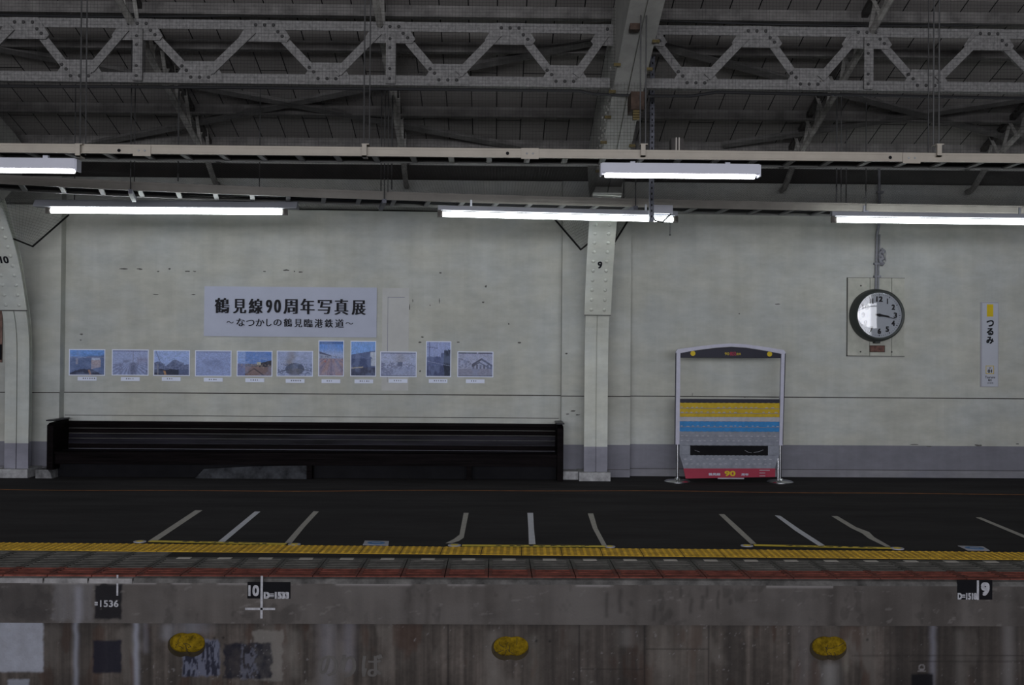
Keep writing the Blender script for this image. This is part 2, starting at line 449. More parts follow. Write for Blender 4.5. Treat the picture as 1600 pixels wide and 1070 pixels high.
# chips and scuffs of the old plaster
rc = random.Random(11); mb = MB()
for x, y, wx, wy in ((193, 420, 14, 1.5), (218, 420, 8, 2), (247, 424, 4, 2), (265, 420, 4, 2), (292, 424, 8, 1.3), (304, 424, 5, 1), (243, 460, 8, 1.2), (302, 460, 7, 1.5), (413, 424, 5, 1.2), (447, 422, 9, 2), (460, 424, 3, 1.5), (470, 425, 7, 1.5), (127, 522, 4, 2), (126, 531, 3, 1.2), (688, 426, 4.5, 1.6), (759, 447.5, 3.6, 4), (686.5, 470, 1.2, 8), (672, 477, 1.6, 1.6), (755, 472, 3.4, 2), (660, 526.5, 4, 1.4), (656, 534.5, 5, 1.5), (716, 534.5, 5, 1.2), (656.5, 580, 2.6, 3), (795, 506, 2.6, 2), (812, 535.5, 6, 1.8), (885, 552.5, 4, 1.6), (1082, 616, 1, 4), (1164, 620.5, 3, 1.2), (1155, 490, 3, 1.5), (1428, 694.5, 14, .9), (1452, 697.3, 9, 1), (1528, 695.6, 11, 2.2), (1590, 693.5, 5, 1), (1215, 475, 7, .8), (895, 642, 9, 1.4), (903, 648, 8, 1.2), (887, 647, 5, 1), (640, 480, 1.4, 9), (645, 470, 1, 5), (636, 500, 1.2, 6)):
    on_pil = 878 < x < 985
    p = at_y(x, y, (-.1535 if y > 617 else -.1415) if on_pil else (-.0135 if y > 619 else -.0012)); k = 13.0 / F / 2
    n_ = 9; pts = []
    for q in range(n_):
        a = 2 * math.pi * q / n_; rr = rc.uniform(.55, 1.1)
        pts.append(p + Vector((math.cos(a) * wx * 1.2 * k * rr, 0, math.sin(a) * (wy + .6) * 1.2 * k * rr)))
    mb.prism(pts, (0, .001, 0))
structure(mb.build('wall_chips', 'chip'))
# dark band across the wall head
structure(MB().box(-PX, PX, -.05, -.001, 3.54, 3.71).build('wall_head_band', 'board'))
# floor slab, coping, lower wall, trackbed
FY = -5.27
GP = .2885
lx = at_y(419.6, 900, -5.90).x - 3 * GP
structure(MB().box(-PX, lx, FY + .246, 0, -.25, 0).box(lx, PX, FY, 0, -.25, 0).build('floor', 'asphalt'))
EDGE = -5.95
structure(MB().box(-PX, PX, EDGE + .003, FY + .25, -.30, -.061).build('floor_edge', 'rough_concrete'))
structure(MB().box(-PX, PX, -5.85, -5.55, -1.15, -.30).build('wall_platform', 'rough_concrete'))
structure(MB().box(-30, 30, -14, -5.6, -1.25, -1.1).build('ground', 'ground'))

def px_of(X, Z, Y):
    d = (X - CAM.x) * fw.x + (Y - CAM.y) * fw.y + (Z - CAM.z) * fw.z
    a = (X - CAM.x) * rt.x + (Y - CAM.y) * rt.y + (Z - CAM.z) * rt.z
    b = (X - CAM.x) * up.x + (Y - CAM.y) * up.y + (Z - CAM.z) * up.z
    return 800 + F * a / d, 535 - F * b / d
def lerp(a, b, t): return a + (np.array(b) - a) * t[..., None]
def streak(px, x, w_, seed, py=None, y0=0, y1=9999, soft=8):
    m = np.exp(-((px - x + 1.0 * (vnoise(px * 0, (py if py is not None else px * 0) / 14.0, seed) - .5) * 2) / w_) ** 2)
    if py is not None: m = m * sstep(y0 - soft, y0 + soft, py) * (1 - sstep(y1 - soft, y1 + soft, py))
    return m
def boxmask(px, py, x0, x1, y0, y1, seed, rag=4, soft=2.0):
    jx = (fbm(px / 9, py / 9, seed) - .5) * rag; jy = (fbm(px / 9 + 40, py / 9, seed) - .5) * rag
    X, Y = px + jx, py + jy
    return sstep(x0 - soft, x0 + soft, X) * (1 - sstep(x1 - soft, x1 + soft, X)) * sstep(y0 - soft, y0 + soft, Y) * (1 - sstep(y1 - soft, y1 + soft, Y))

def coping_paint(X, Z):
    px, py = px_of(X, Z, EDGE)
    c = np.ones(X.shape + (3,)) * np.array((.125, .118, .112))
    n = fbm(px / 60, py / 40, 3); c = c * (.75 + .55 * n)[..., None]
    v = fbm(px / 14, py / 160, 5); c = c * (.78 + .45 * v)[..., None]
    c = lerp(c, (.16, .155, .15), .5 * sstep(.5, .7, fbm(px / 90, py / 60, 8)))
    c = c * (1 - .25 * sstep(.60, .72, fbm(px / 22, py / 30, 12)))[..., None]
    c = lerp(c, (.045, .043, .045), .55 * boxmask(px, py, -90, 82, 908, 970, 2, 20, 14))
    c = lerp(c, (.21, .215, .23), .6 * boxmask(px, py, 82, 146, 896, 970, 5, 16, 5) * (.5 + .7 * fbm(px / 5, py / 60, 6)))
    c = lerp(c, (.34, .36, .42), .6 * streak(px, 122, 6, 3, py, 915, 990))
    c = lerp(c, (.012, .012, .016), .95 * boxmask(px, py, 148, 190, 911, 967, 7, 5))
    for x, wd, s, k in ((640, 9, 1, .5), (668, 5, 2, .4), (760, 8, 3, .35), (1385, 30, 4, .5), (1470, 28, 5, .45), (1300, 9, 6, .5), (1590, 30, 9, .5)):
        c = lerp(c, (.05, .045, .042), k * streak(px, x, wd, s, py, 915, 990, 12))
    for x, wd, s in ((1510, 10, 11), (1573, 12, 12), (1250, 30, 13), (900, 50, 14), (560, 60, 15)):
        c = lerp(c, (.20, .195, .19), .35 * streak(px, x, wd, s, py, 912, 990, 14))
    # drips that ran down the face
    for x, y0, y1, wd in ((948, 925, 965, 3), (969, 920, 958, 3.5), (987, 938, 947, 4), (1022, 945, 970, 3), (1064, 916, 934, 3), (1080, 934, 958, 3), (1098, 930, 952, 3.5), (1104, 916, 935, 2.5), (1122, 922, 952, 2.5), (1142, 935, 945, 3)):
        c = lerp(c, (.055, .052, .05), .6 * streak(px, x, wd, int(x), py, y0, y1, 3))
    # thin pale seam of old mortar under the lip
    seam = np.exp(-((py - (909.5 + px * .0055)) / 2.2) ** 2) * (sstep(.42, .52, fbm(px / 55, px * 0, 21)) * (px < 960) + (np.abs(px - 1250) < 52) * .9) * (px > 48)
    c = lerp(c, (.36, .36, .36), .75 * seam)
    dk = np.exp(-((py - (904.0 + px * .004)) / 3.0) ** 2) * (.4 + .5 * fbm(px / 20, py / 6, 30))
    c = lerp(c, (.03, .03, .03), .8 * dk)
    scr = sstep(.72, .78, fbm(px / 16 + py / 22, py / 7, 44)) * .35
    return lerp(c, (.26, .255, .25), scr) * np.array((.71, .67, .655))
def lower_paint(X, Z):
    px, py = px_of(X, Z, -5.85)
    c = np.ones(X.shape + (3,)) * np.array((.098, .085, .076))
    c = c * (.5 + 1.0 * fbm(px / 70, py / 45, 3))[..., None]
    v = fbm(px / 9, py / 260, 15); c = c * (.42 + 1.15 * v)[..., None]; v2 = fbm(px / 2.6, py / 120, 16, 2); c = c * (.72 + .55 * v2)[..., None]
    c = c * (.8 + .4 * fbm(px / 5, py / 5, 19))[..., None]
    c = lerp(c, (.19, .175, .16), .5 * sstep(.55, .75, fbm(px / 40, py / 60, 9)))
    c = lerp(c, (.075, .042, .03), .55 * sstep(.58, .72, fbm(px / 26, py / 90, 29)))
    c = lerp(c, (.025, .023, .024), .6 * (1 - sstep(968, 984, py)) * (.5 + .8 * fbm(px / 30, py / 9, 61)))  # shade under the coping overhang painted into the wall colour
    g = lambda m, col, k: lerp(c, col, np.clip(k * m, 0, 1))
    for a, b, k in ((846, 1005, .35), (1380, 1460, .55), (1130, 1160, .6), (70, 146, .35), (1470, 1600, .35), (1010, 1105, -.2)):
        m = boxmask(px, py, a, b, 960, 1200, int(a), 14, 10)
        c = lerp(c, (.03, .027, .026) if k > 0 else (.20, .185, .165), abs(k) * m)
    c = g(boxmask(px, py, -200, 68, 965, 1049, 71, 4), (.40, .43, .50), .9 * (.7 + .5 * fbm(px / 12, py / 12, 72)))
    c = g(boxmask(px, py, 12, 46, 1061, 1200, 73, 4), (.36, .39, .46), .8)
    c = g(boxmask(px, py, 146, 190, 1000, 1051, 74, 4), (.012, .013, .026), .92)
    blu = fbm(px / 3, py / 16, 75)
    c = g(boxmask(px, py, 286, 343, 998, 1056, 76, 7), (.16, .18, .26), .8)
    c = g(boxmask(px, py, 286, 343, 1002, 1056, 77, 6) * sstep(.45, .55, blu), (.013, .014, .03), .9)
    c = g(boxmask(px, py, 395, 442, 984, 1062, 78, 8), (.24, .23, .215), .75)
    c = g(boxmask(px, py, 350, 424, 1004, 1060, 79, 9), (.014, .015, .026), .9 * (.55 + .7 * fbm(px / 9, py / 12, 80)))
    c = g(boxmask(px, py, 376, 402, 1006, 1060, 81, 9) * sstep(.48, .6, fbm(px / 3, py / 8, 82)), (.15, .16, .21), .7)
    for x, wd, y0, y1, k, col in ((119, 4, 966, 1100, .75, (.30, .32, .38)), (213, 4.5, 966, 1100, .85, (.34, .36, .43)), (228, 5, 966, 1020, .4, (.24, .24, .28)), (262, 10, 975, 1000, .55, (.28, .29, .33)), (302, 25, 968, 990, .55, (.25, .26, .30)),
            (512, 14, 968, 1100, .55, (.23, .23, .26)), (545, 10, 968, 1050, .5, (.22, .22, .26)), (460, 9, 985, 1060, .35, (.24, .23, .21)), (770, 12, 985, 1075, .5, (.22, .205, .19)), (835, 9, 990, 1075, .35, (.2, .19, .17)),
            (1256, 14, 975, 1075, .4, (.2, .19, .19)), (1296, 14, 1036, 1100, .7, (.25, .25, .25)), (1322, 5, 998, 1050, .5, (.22, .21, .18)), (1457, 5, 968, 1080, .7, (.23, .235, .28)), (1500, 9, 985, 1080, .4, (.2, .19, .18)), (1575, 10, 972, 1090, .6, (.24, .23, .23)), (980, 14, 980, 1010, .5, (.22, .21, .20))):
        c = g(streak(px, x, wd, int(x), py, y0, y1, 6), col, k * 1.0)
    for x in (905, 1007, 1107, 700):
        c = g(np.exp(-((px - x) / 1.3) ** 2), (.02, .018, .018), .7)
    for x0, x1, y in ((1010, 1106, 1013.5), (905, 1005, 1045), (1330, 1600, 1024), (1420, 1600, 1033)):
        c = g(np.exp(-((py - y) / 1.0) ** 2) * (px > x0) * (px < x1), (.025, .022, .02), .6)
    for x, y in ((349, 996), (335, 997), (838, 1001), (859, 1001.5), (1355, 999)):
        c = g(np.exp(-(((px - x) / 1.8) ** 2 + ((py - y) / 1.8) ** 2)), (.01, .01, .01), .95)
    c = g(boxmask(px, py, 1423, 1458, 1052, 1300, 90, 3, 2.5), (.006, .006, .009), .97)  # dark inside of a recess painted flat into the wall colour
    ring = np.abs(np.hypot(px - 1440, (py - 1042) * 1.0) - 4) < 1.2
    c = g(ring * 1.0 + ((np.abs(py - 1048.5) < 1) & (np.abs(px - 1440) < 7)), (.28, .27, .28), .7)
    spk = sstep(.76, .8, fbm(px / 4, py / 5, 95)) * sstep(.45, .6, fbm(px / 60, py / 50, 96))
    return g(spk, (.32, .31, .32), .5) * np.array((.74, .72, .71))
cx0, cx1 = at_y(-20, 950, EDGE).x, at_y(1620, 950, EDGE).x
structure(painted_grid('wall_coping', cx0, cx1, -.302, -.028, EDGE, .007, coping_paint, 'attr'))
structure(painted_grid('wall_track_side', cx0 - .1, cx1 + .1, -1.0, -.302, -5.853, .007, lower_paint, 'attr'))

# roof boarding and the rest of the shed (seen only as light and reflections)
RZ = lambda Y: 3.78 - .30 * Y                     # underside of the roof over this platform
rp = [(0.3, RZ(0.3)), (-8.0, RZ(-8.0)), (-12.5, 6.9), (-17, RZ(-8.0)), (-26.2, 4.5)]
mb = MB()
for (y0, z0), (y1, z1) in zip(rp[:-1], rp[1:]):
    mb.prism([(-30, y0, z0), (-30, y1, z1), (-30, y1, z1 + .12), (-30, y0, z0 + .12)], (60, 0, 0))
structure(mb.build('ceiling', 'roof'))
structure(MB().box(-30, 30, -26, -11.6, -1.2, 0).build('floor_opposite', 'asphalt'))
structure(MB().box(-30, 30, -26.2, -25.7, 0, 1.5).build('wall_opposite', 'far'))
structure(MB().box(-30, 30, -26.2, -25.7, 4.1, 4.6).build('wall_opposite_head', 'far'))
structure(MB().box(13.3, 30, -26.2, -25.5, 1.5, 4.1).build('wall_opposite_right', 'far'))
structure(MB().box(-30, -17.1, -26.2, -25.5, 1.5, 4.1).build('wall_opposite_left', 'far'))
for k in range(5):
    structure(MB().box(-12.3 + 5.2 * k - .4, -12.3 + 5.2 * k + .4, -26.2, -25.45, 1.5, 4.1).build('pillar_opposite', 'far'))
for k in range(6):
    structure(MB().box(-14.9 + 5.2 * k - 2.2, -14.9 + 5.2 * k + 2.2, -25.58, -25.5, 3.65, 3.8).build('window_%d' % (k + 1), 'dark_steel'))

# ================================================================== STEEL COLUMNS
def cat(pts, n=6):
    out = []
    P = [pts[0]] + list(pts) + [pts[-1]]
    for i in range(1, len(P) - 2):
        for k in range(n):
            t = k / n
            out.append(tuple(.5 * (2 * P[i][j] + (P[i + 1][j] - P[i - 1][j]) * t + (2 * P[i - 1][j] - 5 * P[i][j] + 4 * P[i + 1][j] - P[i + 2][j]) * t * t + (3 * P[i][j] - P[i - 1][j] - 3 * P[i + 1][j] + P[i + 2][j]) * t ** 3) for j in range(2)))
    return out + [tuple(pts[-1])]
ARCH = cat([(-.48, .10), (-.48, 1.0), (-.50, 1.62), (-.62, 2.0), (-.80, 2.43), (-1.07, 2.82), (-1.30, 3.04), (-1.80, 3.24), (-2.50, 3.485), (-3.48, 3.88), (-4.45, 4.20), (-6.2, 4.72)])
acc = [0]
for a, b in zip(ARCH[:-1], ARCH[1:]): acc.append(acc[-1] + math.hypot(b[0] - a[0], b[1] - a[1]))
def arch(s, off=0.0):
    i = 0
    while i < len(acc) - 2 and acc[i + 1] < s: i += 1
    t = (s - acc[i]) / (acc[i + 1] - acc[i]); a, b = ARCH[i], ARCH[i + 1]
    ty, tz = (b[0] - a[0]) / (acc[i + 1] - acc[i]), (b[1] - a[1]) / (acc[i + 1] - acc[i])
    # outward normal points to the camera and down
    return a[0] + (b[0] - a[0]) * t - tz * off, a[1] + (b[1] - a[1]) * t + ty * off
def s_at_z(z):
    return next(acc[i] + (z - ARCH[i][1]) / (ARCH[i + 1][1] - ARCH[i][1]) * (acc[i + 1] - acc[i]) for i in range(len(ARCH) - 1) if ARCH[i + 1][1] >= z)
def arch_sweep(mb, x0, x1, s0, s1, o0, o1, n=40, w1=None):
    """x-range swept along the arch from s0 to s1, thickness from offset o0 to o1 (towards the camera)"""
    rows = []
    for k in range(n + 1):
        t = k / n; s = s0 + (s1 - s0) * t
        a, b = arch(s, o0), arch(s, o1)
        xa, xb = (x0, x1) if w1 is None else (x0 + (w1[0] - x0) * t, x1 + (w1[1] - x1) * t)
        rows.append([(xa, a[0], a[1]), (xb, a[0], a[1]), (xb, b[0], b[1]), (xa, b[0], b[1])])
    o = len(mb.v)
    for r in rows: mb.v += [Vector(p) for p in r]
    for k in range(n):
        for j in range(4):
            mb.f.append([o + 4 * k + j, o + 4 * k + (j + 1) % 4, o + 4 * k + 4 + (j + 1) % 4, o + 4 * k + 4 + j])
    mb.f.append([o, o + 1, o + 2, o + 3][::-1]); mb.f.append([o + 4 * n + j for j in range(4)])
    return mb
S_END = acc[-1]
def dome(c, r, h, axis):
    mb = MB(); a = Vector(axis).normalized(); u = a.orthogonal().normalized(); w_ = a.cross(u); o = 0
    prof = [(1, 0), (.92, .45), (.6, .85), (.2, 1)]
    for rr, hh in prof:
        mb.v += [Vector(c) + (u * math.cos(k * math.pi / 5) + w_ * math.sin(k * math.pi / 5)) * (r * rr) + a * (h * hh) for k in range(10)]
    for i in range(3):
        mb.f += [[i * 10 + k, i * 10 + (k + 1) % 10, i * 10 + 10 + (k + 1) % 10, i * 10 + 10 + k] for k in range(10)]
    mb.f += [[30 + k for k in range(10)], [k for k in range(10)][::-1]]
    return mb
RIV = None
def steel_column(xc, number, label):
    t = empty('steel_column', (xc, -.35, .10), label, 'steel column', 'riveted columns along the wall')
    sp0, sp1 = s_at_z(1.92), s_at_z(3.17)
    for sgn in (-1, 1):
        a, b = (xc - .136, xc - .006) if sgn < 0 else (xc + .006, xc + .136)
        arch_sweep(MB(), a, b, 0, sp1, -.022, 0, 40).build('flange', 'column', t)
        arch_sweep(MB(), a, b, sp1, S_END, -.022, 0, 30).build('arch_rib', 'arch', t)
    arch_sweep(MB(), xc - .028, xc + .028, 0, S_END, -.25, -.022, 60).build('web', 'column', t)
    arch_sweep(MB(), xc - .06, xc + .06, 0, sp1, -.27, -.25, 40).build('rear_flange', 'column', t)
    arch_sweep(MB(), xc - .152, xc + .152, sp0, sp1, 0, .012, 24).build('cover_plate', 'column', t)
    arch_sweep(MB(), xc - .153, xc + .153, sp0 - .012, sp0, 0, .013, 2).build('plate_joint', 'edge_grey', t)
    # deep spandrel plate from the arch up to the rafter line
    fr = [arch(s_at_z(z), -.02) for z in (3.02, 3.2, 3.4, 3.6, 3.8, 4.0, 4.25, 4.5)]
    bk = [(-4.6, 4.98), (-3.6, 4.68), (-2.7, 4.41), (-1.7, 4.11), (-.9, 3.87), (-.55, 3.72), (-.75, 3.35)]
    for dx in (-.128, .118):
        MB().prism([(xc + dx, y, z) for y, z in fr + bk], (.01, 0, 0)).build('spandrel_plate', 'arch', t)
    # rivets in two rows on the cover plate
    first = None
    k = 0; s = sp0 + .06
    while s < sp1 - .03:
        for dx in (-.075, .075):
            y, z = arch(s, .012); y2, z2 = arch(s, .03)
            if first is None:
                first = dome((xc + dx, y, z), .021, .013, (0, y2 - y, z2 - z)).build('rivet', 'column', t, origin=(xc + dx, y, z), smooth=True)
                r0 = math.atan2(z2 - z, -(y2 - y))
            else:
                c = stamp(first, (xc + dx, y, z)); c.rotation_euler = (-(math.atan2(z2 - z, -(y2 - y)) - r0), 0, 0)
        s += .118; k += 1
    # rivets along the side of the spandrel plate
    f2 = None
    for k in range(16):
        s = s_at_z(3.25) + k * .10
        for o in (-.10, -.20, -.34):
            y, z = arch(s, o)
            if f2 is None: f2 = dome((xc - .128, y, z), .018, .012, (-1, 0, 0)).build('rivet', 'rafter', t, origin=(xc - .128, y, z), smooth=True)
            elif o > -.3 or k % 2: stamp(f2, (xc - .128, y, z))
    sm = s_at_z(2.475)
    def pl(u, v):
        y, z = arch(sm + v, .0145); return Vector((xc + u, y, z))
    h = .045
    wd = .026 if len(number) == 1 else .048
    write(MB(), number, -wd, wd, -h, h, pl, .06, .03).build('number', 'ink', t)['label'] = 'black painted number %s' % number
    pb = MB().box(xc - .195, xc + .165, -.56, -.14, 0, .10)
    tag(pb.build('column_plinth', 'concrete'), 'pale concrete plinth block under column %s' % number, 'plinth', 'plinths under the columns')
    # yellowish beam clamps on the edges of the arch
    f3 = None
    for sgn, zs in ((-1, (3.33, 3.52, 3.68, 3.83, 3.97)), (1, (3.5, 3.95, 4.08))):
        for z in zs:
            y, zz = arch(s_at_z(z), .01); p = (xc + sgn * .142, y, zz)
            if f3 is None: f3 = MB().box(p[0] - .03, p[0] + .03, p[1] - .02, p[1] + .02, p[2] - .012, p[2] + .012).build('beam_clamp', 'brass', t, origin=p)
            else: stamp(f3, p)
    return t
steel_column(C9, '9', 'tall riveted cream steel column painted with number 9, right of the dark bench')
steel_column(C9 - PITCH_C, '10', 'riveted cream steel column painted with number 10, at the left end of the bench')
tag(MB().box(at_y(877, 740, -.3).x, C9 - .196, -.42, -.14, 0, .095).build('kerb_block', 'concrete'), 'small white concrete block between the bench end and the plinth of column 9', 'block')

# ================================================================== LATTICE GIRDERS
GY = -3.2
ZT, ZB = at_y(800, 46, GY).z, at_y(800, 128, GY).z
def gx(px, top): return at_y(px, 46 if top else 128, GY).x
def lattice_girder(x0, x1, nodes, posts, label):
    t = empty('lattice_girder', ((x0 + x1) / 2, GY, ZB), label, 'girder', 'lattice girders under the roof')
    MB().box(x0, x1, GY - .035, GY - .02, ZT - .04, ZT + .045).box(x0, x1, GY - .02, GY + .05, ZT + .03, ZT + .045).build('top_chord', 'girder', t)
    MB().box(x0, x1, GY - .035, GY - .02, ZB - .04, ZB + .04).box(x0, x1, GY - .035, GY + .05, ZB - .05, ZB - .04).build('bottom_chord', 'girder', t)
    bolt0 = None
    for i, (px, top) in enumerate(nodes):
        X = gx(px, top); z = ZT if top else ZB; s = -1 if top else 1
        g = MB().prism([(X - .20, GY - .045, z - s * .04), (X + .20, GY - .045, z - s * .04), (X + .20, GY - .045, z + s * .03), (X + .13, GY - .045, z + s * .145), (X - .13, GY - .045, z + s * .145), (X - .20, GY - .045, z + s * .03)] if not top else
                       [(X - .13, GY - .045, z + .045), (X + .13, GY - .045, z + .045), (X + .23, GY - .045, z - .11), (X + .20, GY - .045, z - .15), (X - .20, GY - .045, z - .15), (X - .23, GY - .045, z - .11)], (0, .01, 0)).build('gusset_plate', 'girder', t)
        pts = [(X - .08, z - s * .0), (X, z - s * 0.0), (X + .08, z - s * 0.0), (X - .12, z + s * .06), (X - .16, z + s * .10), (X + .12, z + s * .06), (X + .16, z + s * .10)]
        b0 = None
        for (bx, bz) in pts:
            p = (bx, GY - .045, bz)
            if b0 is None:
                b0 = dome(p, .016, .012, (0, -1, 0)).build('bolt', 'bolt', g, origin=p, smooth=True)
            else: stamp(b0, p)
    for (pa, ta), (pb_, tb) in zip(nodes[:-1], nodes[1:]):
        xa, xb = gx(pa, ta) + .10, gx(pb_, tb) - .10
        za, zb = (ZT if ta else ZB), (ZT if tb else ZB)
        sa, sb = (-1 if ta else 1), (-1 if tb else 1)
        yy = GY - .015 if ta else GY - .062
        MB().bar((xa, yy, za + sa * .05), (xb, yy, zb + sb * .05), .075, .012, (0, 1, 0)).bar((xa, yy + .02, za + sa * .05 - .03), (xb, yy + .02, zb + sb * .05 - .03), .012, .045, (0, 1, 0)).build('diagonal', 'girder', t)
    for px in posts:
        X = gx(px, False)
        p = MB().box(X - .035, X + .035, GY - .075, GY - .06, ZB - .045, ZT - .05).box(X + .035, X + .05, GY - .07, GY + .03, ZB - .045, ZT - .05).build('post', 'girder', t)
        b0 = None
        for z in (ZB - .0, ZB + .09, ZT - .2, ZT - .12):
            q = (X, GY - .075, z)
            if b0 is None: b0 = dome(q, .014, .012, (0, -1, 0)).build('bolt', 'bolt', p, origin=q, smooth=True)
            else: stamp(b0, q)
    return t
nl = [(-260, 0), (-150, 1), (-58, 0), (40, 1), (127, 0), (217, 1), (314, 0), (415, 1), (512, 0), (610, 1), (700, 0), (797, 1), (882, 0), (962, 1)]
nr = [(1002, 1), (1086, 0), (1181, 1), (1262, 0), (1352, 1), (1444, 0), (1542, 1), (1640, 0), (1735, 1), (1830, 0)]
lattice_girder(gx(-300, 0), C9 - .15, nl, (217, 610), 'riveted lattice girder under the roof, left of column 9')
lattice_girder(C9 + .14, gx(1860, 0), nr, (1352,), 'riveted lattice girder under the roof, right of column 9')

# ================================================================== RAFTERS, PURLINS, BRACES
def raf(Y): return 3.46 - .30 * Y                 # underside of the rafters
where = {-2: 'nearest the left edge of the photo', -1: 'crossing the long bench bay left of the banner heading', 0: 'halfway between banner and column 9', 1: 'over the train cut-out board', 2: 'at the far right over the station sign'}
for i, xr in enumerate((C9 - 2 * 2.24, C9 - 2.24, C9 + 2.24, C9 + 4.48)):
    lab = ('lattice roof rafter passing above the left part of the white banner', 'lattice roof rafter between the banner and column 9', 'lattice roof rafter between the train cut-out board and the clock', 'lattice roof rafter near the right edge above the station name sign')[i]
    t = empty('lattice_rafter', (xr, -.3, raf(-.3)), lab, 'rafter', 'lattice rafters under the roof boards')
    ys = [-.10, -.32, -.6, -1.2, -2.0, -2.8, -3.6, -4.6]
    lowz = lambda y: raf(y) + (.0 if y < -.5 else .0)
    MB().tube([(xr, -.12, 3.44), (xr, -.22, 3.44), (xr, -.36, 3.50), (xr, -.6, raf(-.6)), (xr, -2.6, raf(-2.6)), (xr, -4.8, raf(-4.8))], .034, 6).build('bottom_chord', 'rafter', t)
    MB().bar((xr, -.1, 3.73), (xr, -4.8, RZ(-4.8) - .03), .06, .05).build('top_chord', 'dark_steel', t)
    for k in range(9):
        y0 = -.55 - k * .42
        MB().bar((xr + .02, y0, raf(y0)), (xr + .02, y0 - .21, RZ(y0 - .21) - .03), .012, .035, (1, 0, 0)).bar((xr - .02, y0 - .42, raf(y0 - .42)), (xr - .02, y0 - .21, RZ(y0 - .21) - .03), .012, .035, (1, 0, 0)).build('lacing_bar', 'rafter', t)
pl_ = [(-.50, .09, 'lowest roof purlin just above the dark wall band'), (-1.22, .10, 'second roof purlin up from the wall'), (-2.42, .09, 'third roof purlin up from the wall, behind the girder top'), (-3.0, .10, 'uppermost roof purlin in view, near the top edge')]
for Y, h, lab in pl_:
    z = RZ(Y)
    tag(MB().box(-PX, PX, Y - .03, Y - .015, z - h, z).box(-PX, PX, Y - .06, Y + .03, z - h - .012, z - h).build('roof_purlin', 'purlin'), lab, 'purlin', 'purlins along the roof')
nrm = Vector((0, .30, 1)).normalized()
bp0 = (0, 0, 3.66)
for a, b, lab in (((60, 243), (985, 55), 'flat dark roof brace rising from the left lamp towards column 9'),
                  ((-60, 66), (830, 235), 'flat dark roof brace falling from upper left towards column 9'),
                  ((1000, 64), (1600, 222), 'flat dark roof brace falling rightwards from column 9'),
                  ((1130, 228), (1700, 141), 'flat dark roof brace rising rightwards above the clock'),):
    p, q = at_plane(*a, bp0, nrm), at_plane(*b, bp0, nrm)
    tag(MB().bar(p, q, .095, .012, nrm).bar(p + nrm * .03, q + nrm * .03, .012, .05, nrm).build('roof_brace', 'brace'), lab, 'brace', 'crossed roof braces')
# cables high under the roof
for k, (y0, lab) in enumerate(((8, 'thick black cable slung along the very top of the view'), (19, 'thinner black cable slung below the thick one at the top'))):
    pts = [at_y(x, y0 + 5 * math.sin(x / 190.0 + k) + x * .012, -3.0) for x in range(-60, 1700, 40)]
    tag(MB().tube(pts, .017 - .006 * k, 6).build('cable', 'cable'), lab, 'cable')
# cable run under the girder, with the junction box on the column
pts = [at_y(x, y, GY - .1) for x, y in ((-60, 134), (400, 137), (800, 141), (905, 142), (928, 147), (985, 149))]
tag(MB().tube(pts, .014, 6).build('cable', 'cable'), 'black cable run under the girder from the left to the junction box', 'cable')
pts = [at_y(x, y, GY - .1) for x, y in ((1012, 150), (1080, 150), (1120, 144), (1250, 147), (1660, 155))]
tag(MB().tube(pts, .014, 6).build('cable', 'cable'), 'black cable run under the girder from the junction box to the right', 'cable')
t = empty('junction_box', at_y(996, 170, -3.75), 'rust brown junction box fixed to column 9 under the girder', 'junction box')
a, b = at_y(986, 171, -3.75), at_y(1007, 143, -3.75)
MB().box(a.x, b.x, -3.75, -3.5, a.z, b.z).build('housing', 'rust', t)
f = None
for k in range(4):
    p = at_y(994, 174 + 4 * k, -3.72)
    if f is None: f = MB().box(p.x - .03, p.x + .03, p.y - .02, p.y + .02, p.z - .01, p.z + .008).build('terminal', 'brass', t, origin=p)
    else: stamp(f, p)
a = at_y(990, 42, -4.2)
tag(MB().box(a.x - .04, a.x + .04, -4.3, -4.2, a.z - .05, a.z + .05).build('conduit_box', 'rust'), 'small rusty fitting high on column 9 above the girder top', 'fitting')

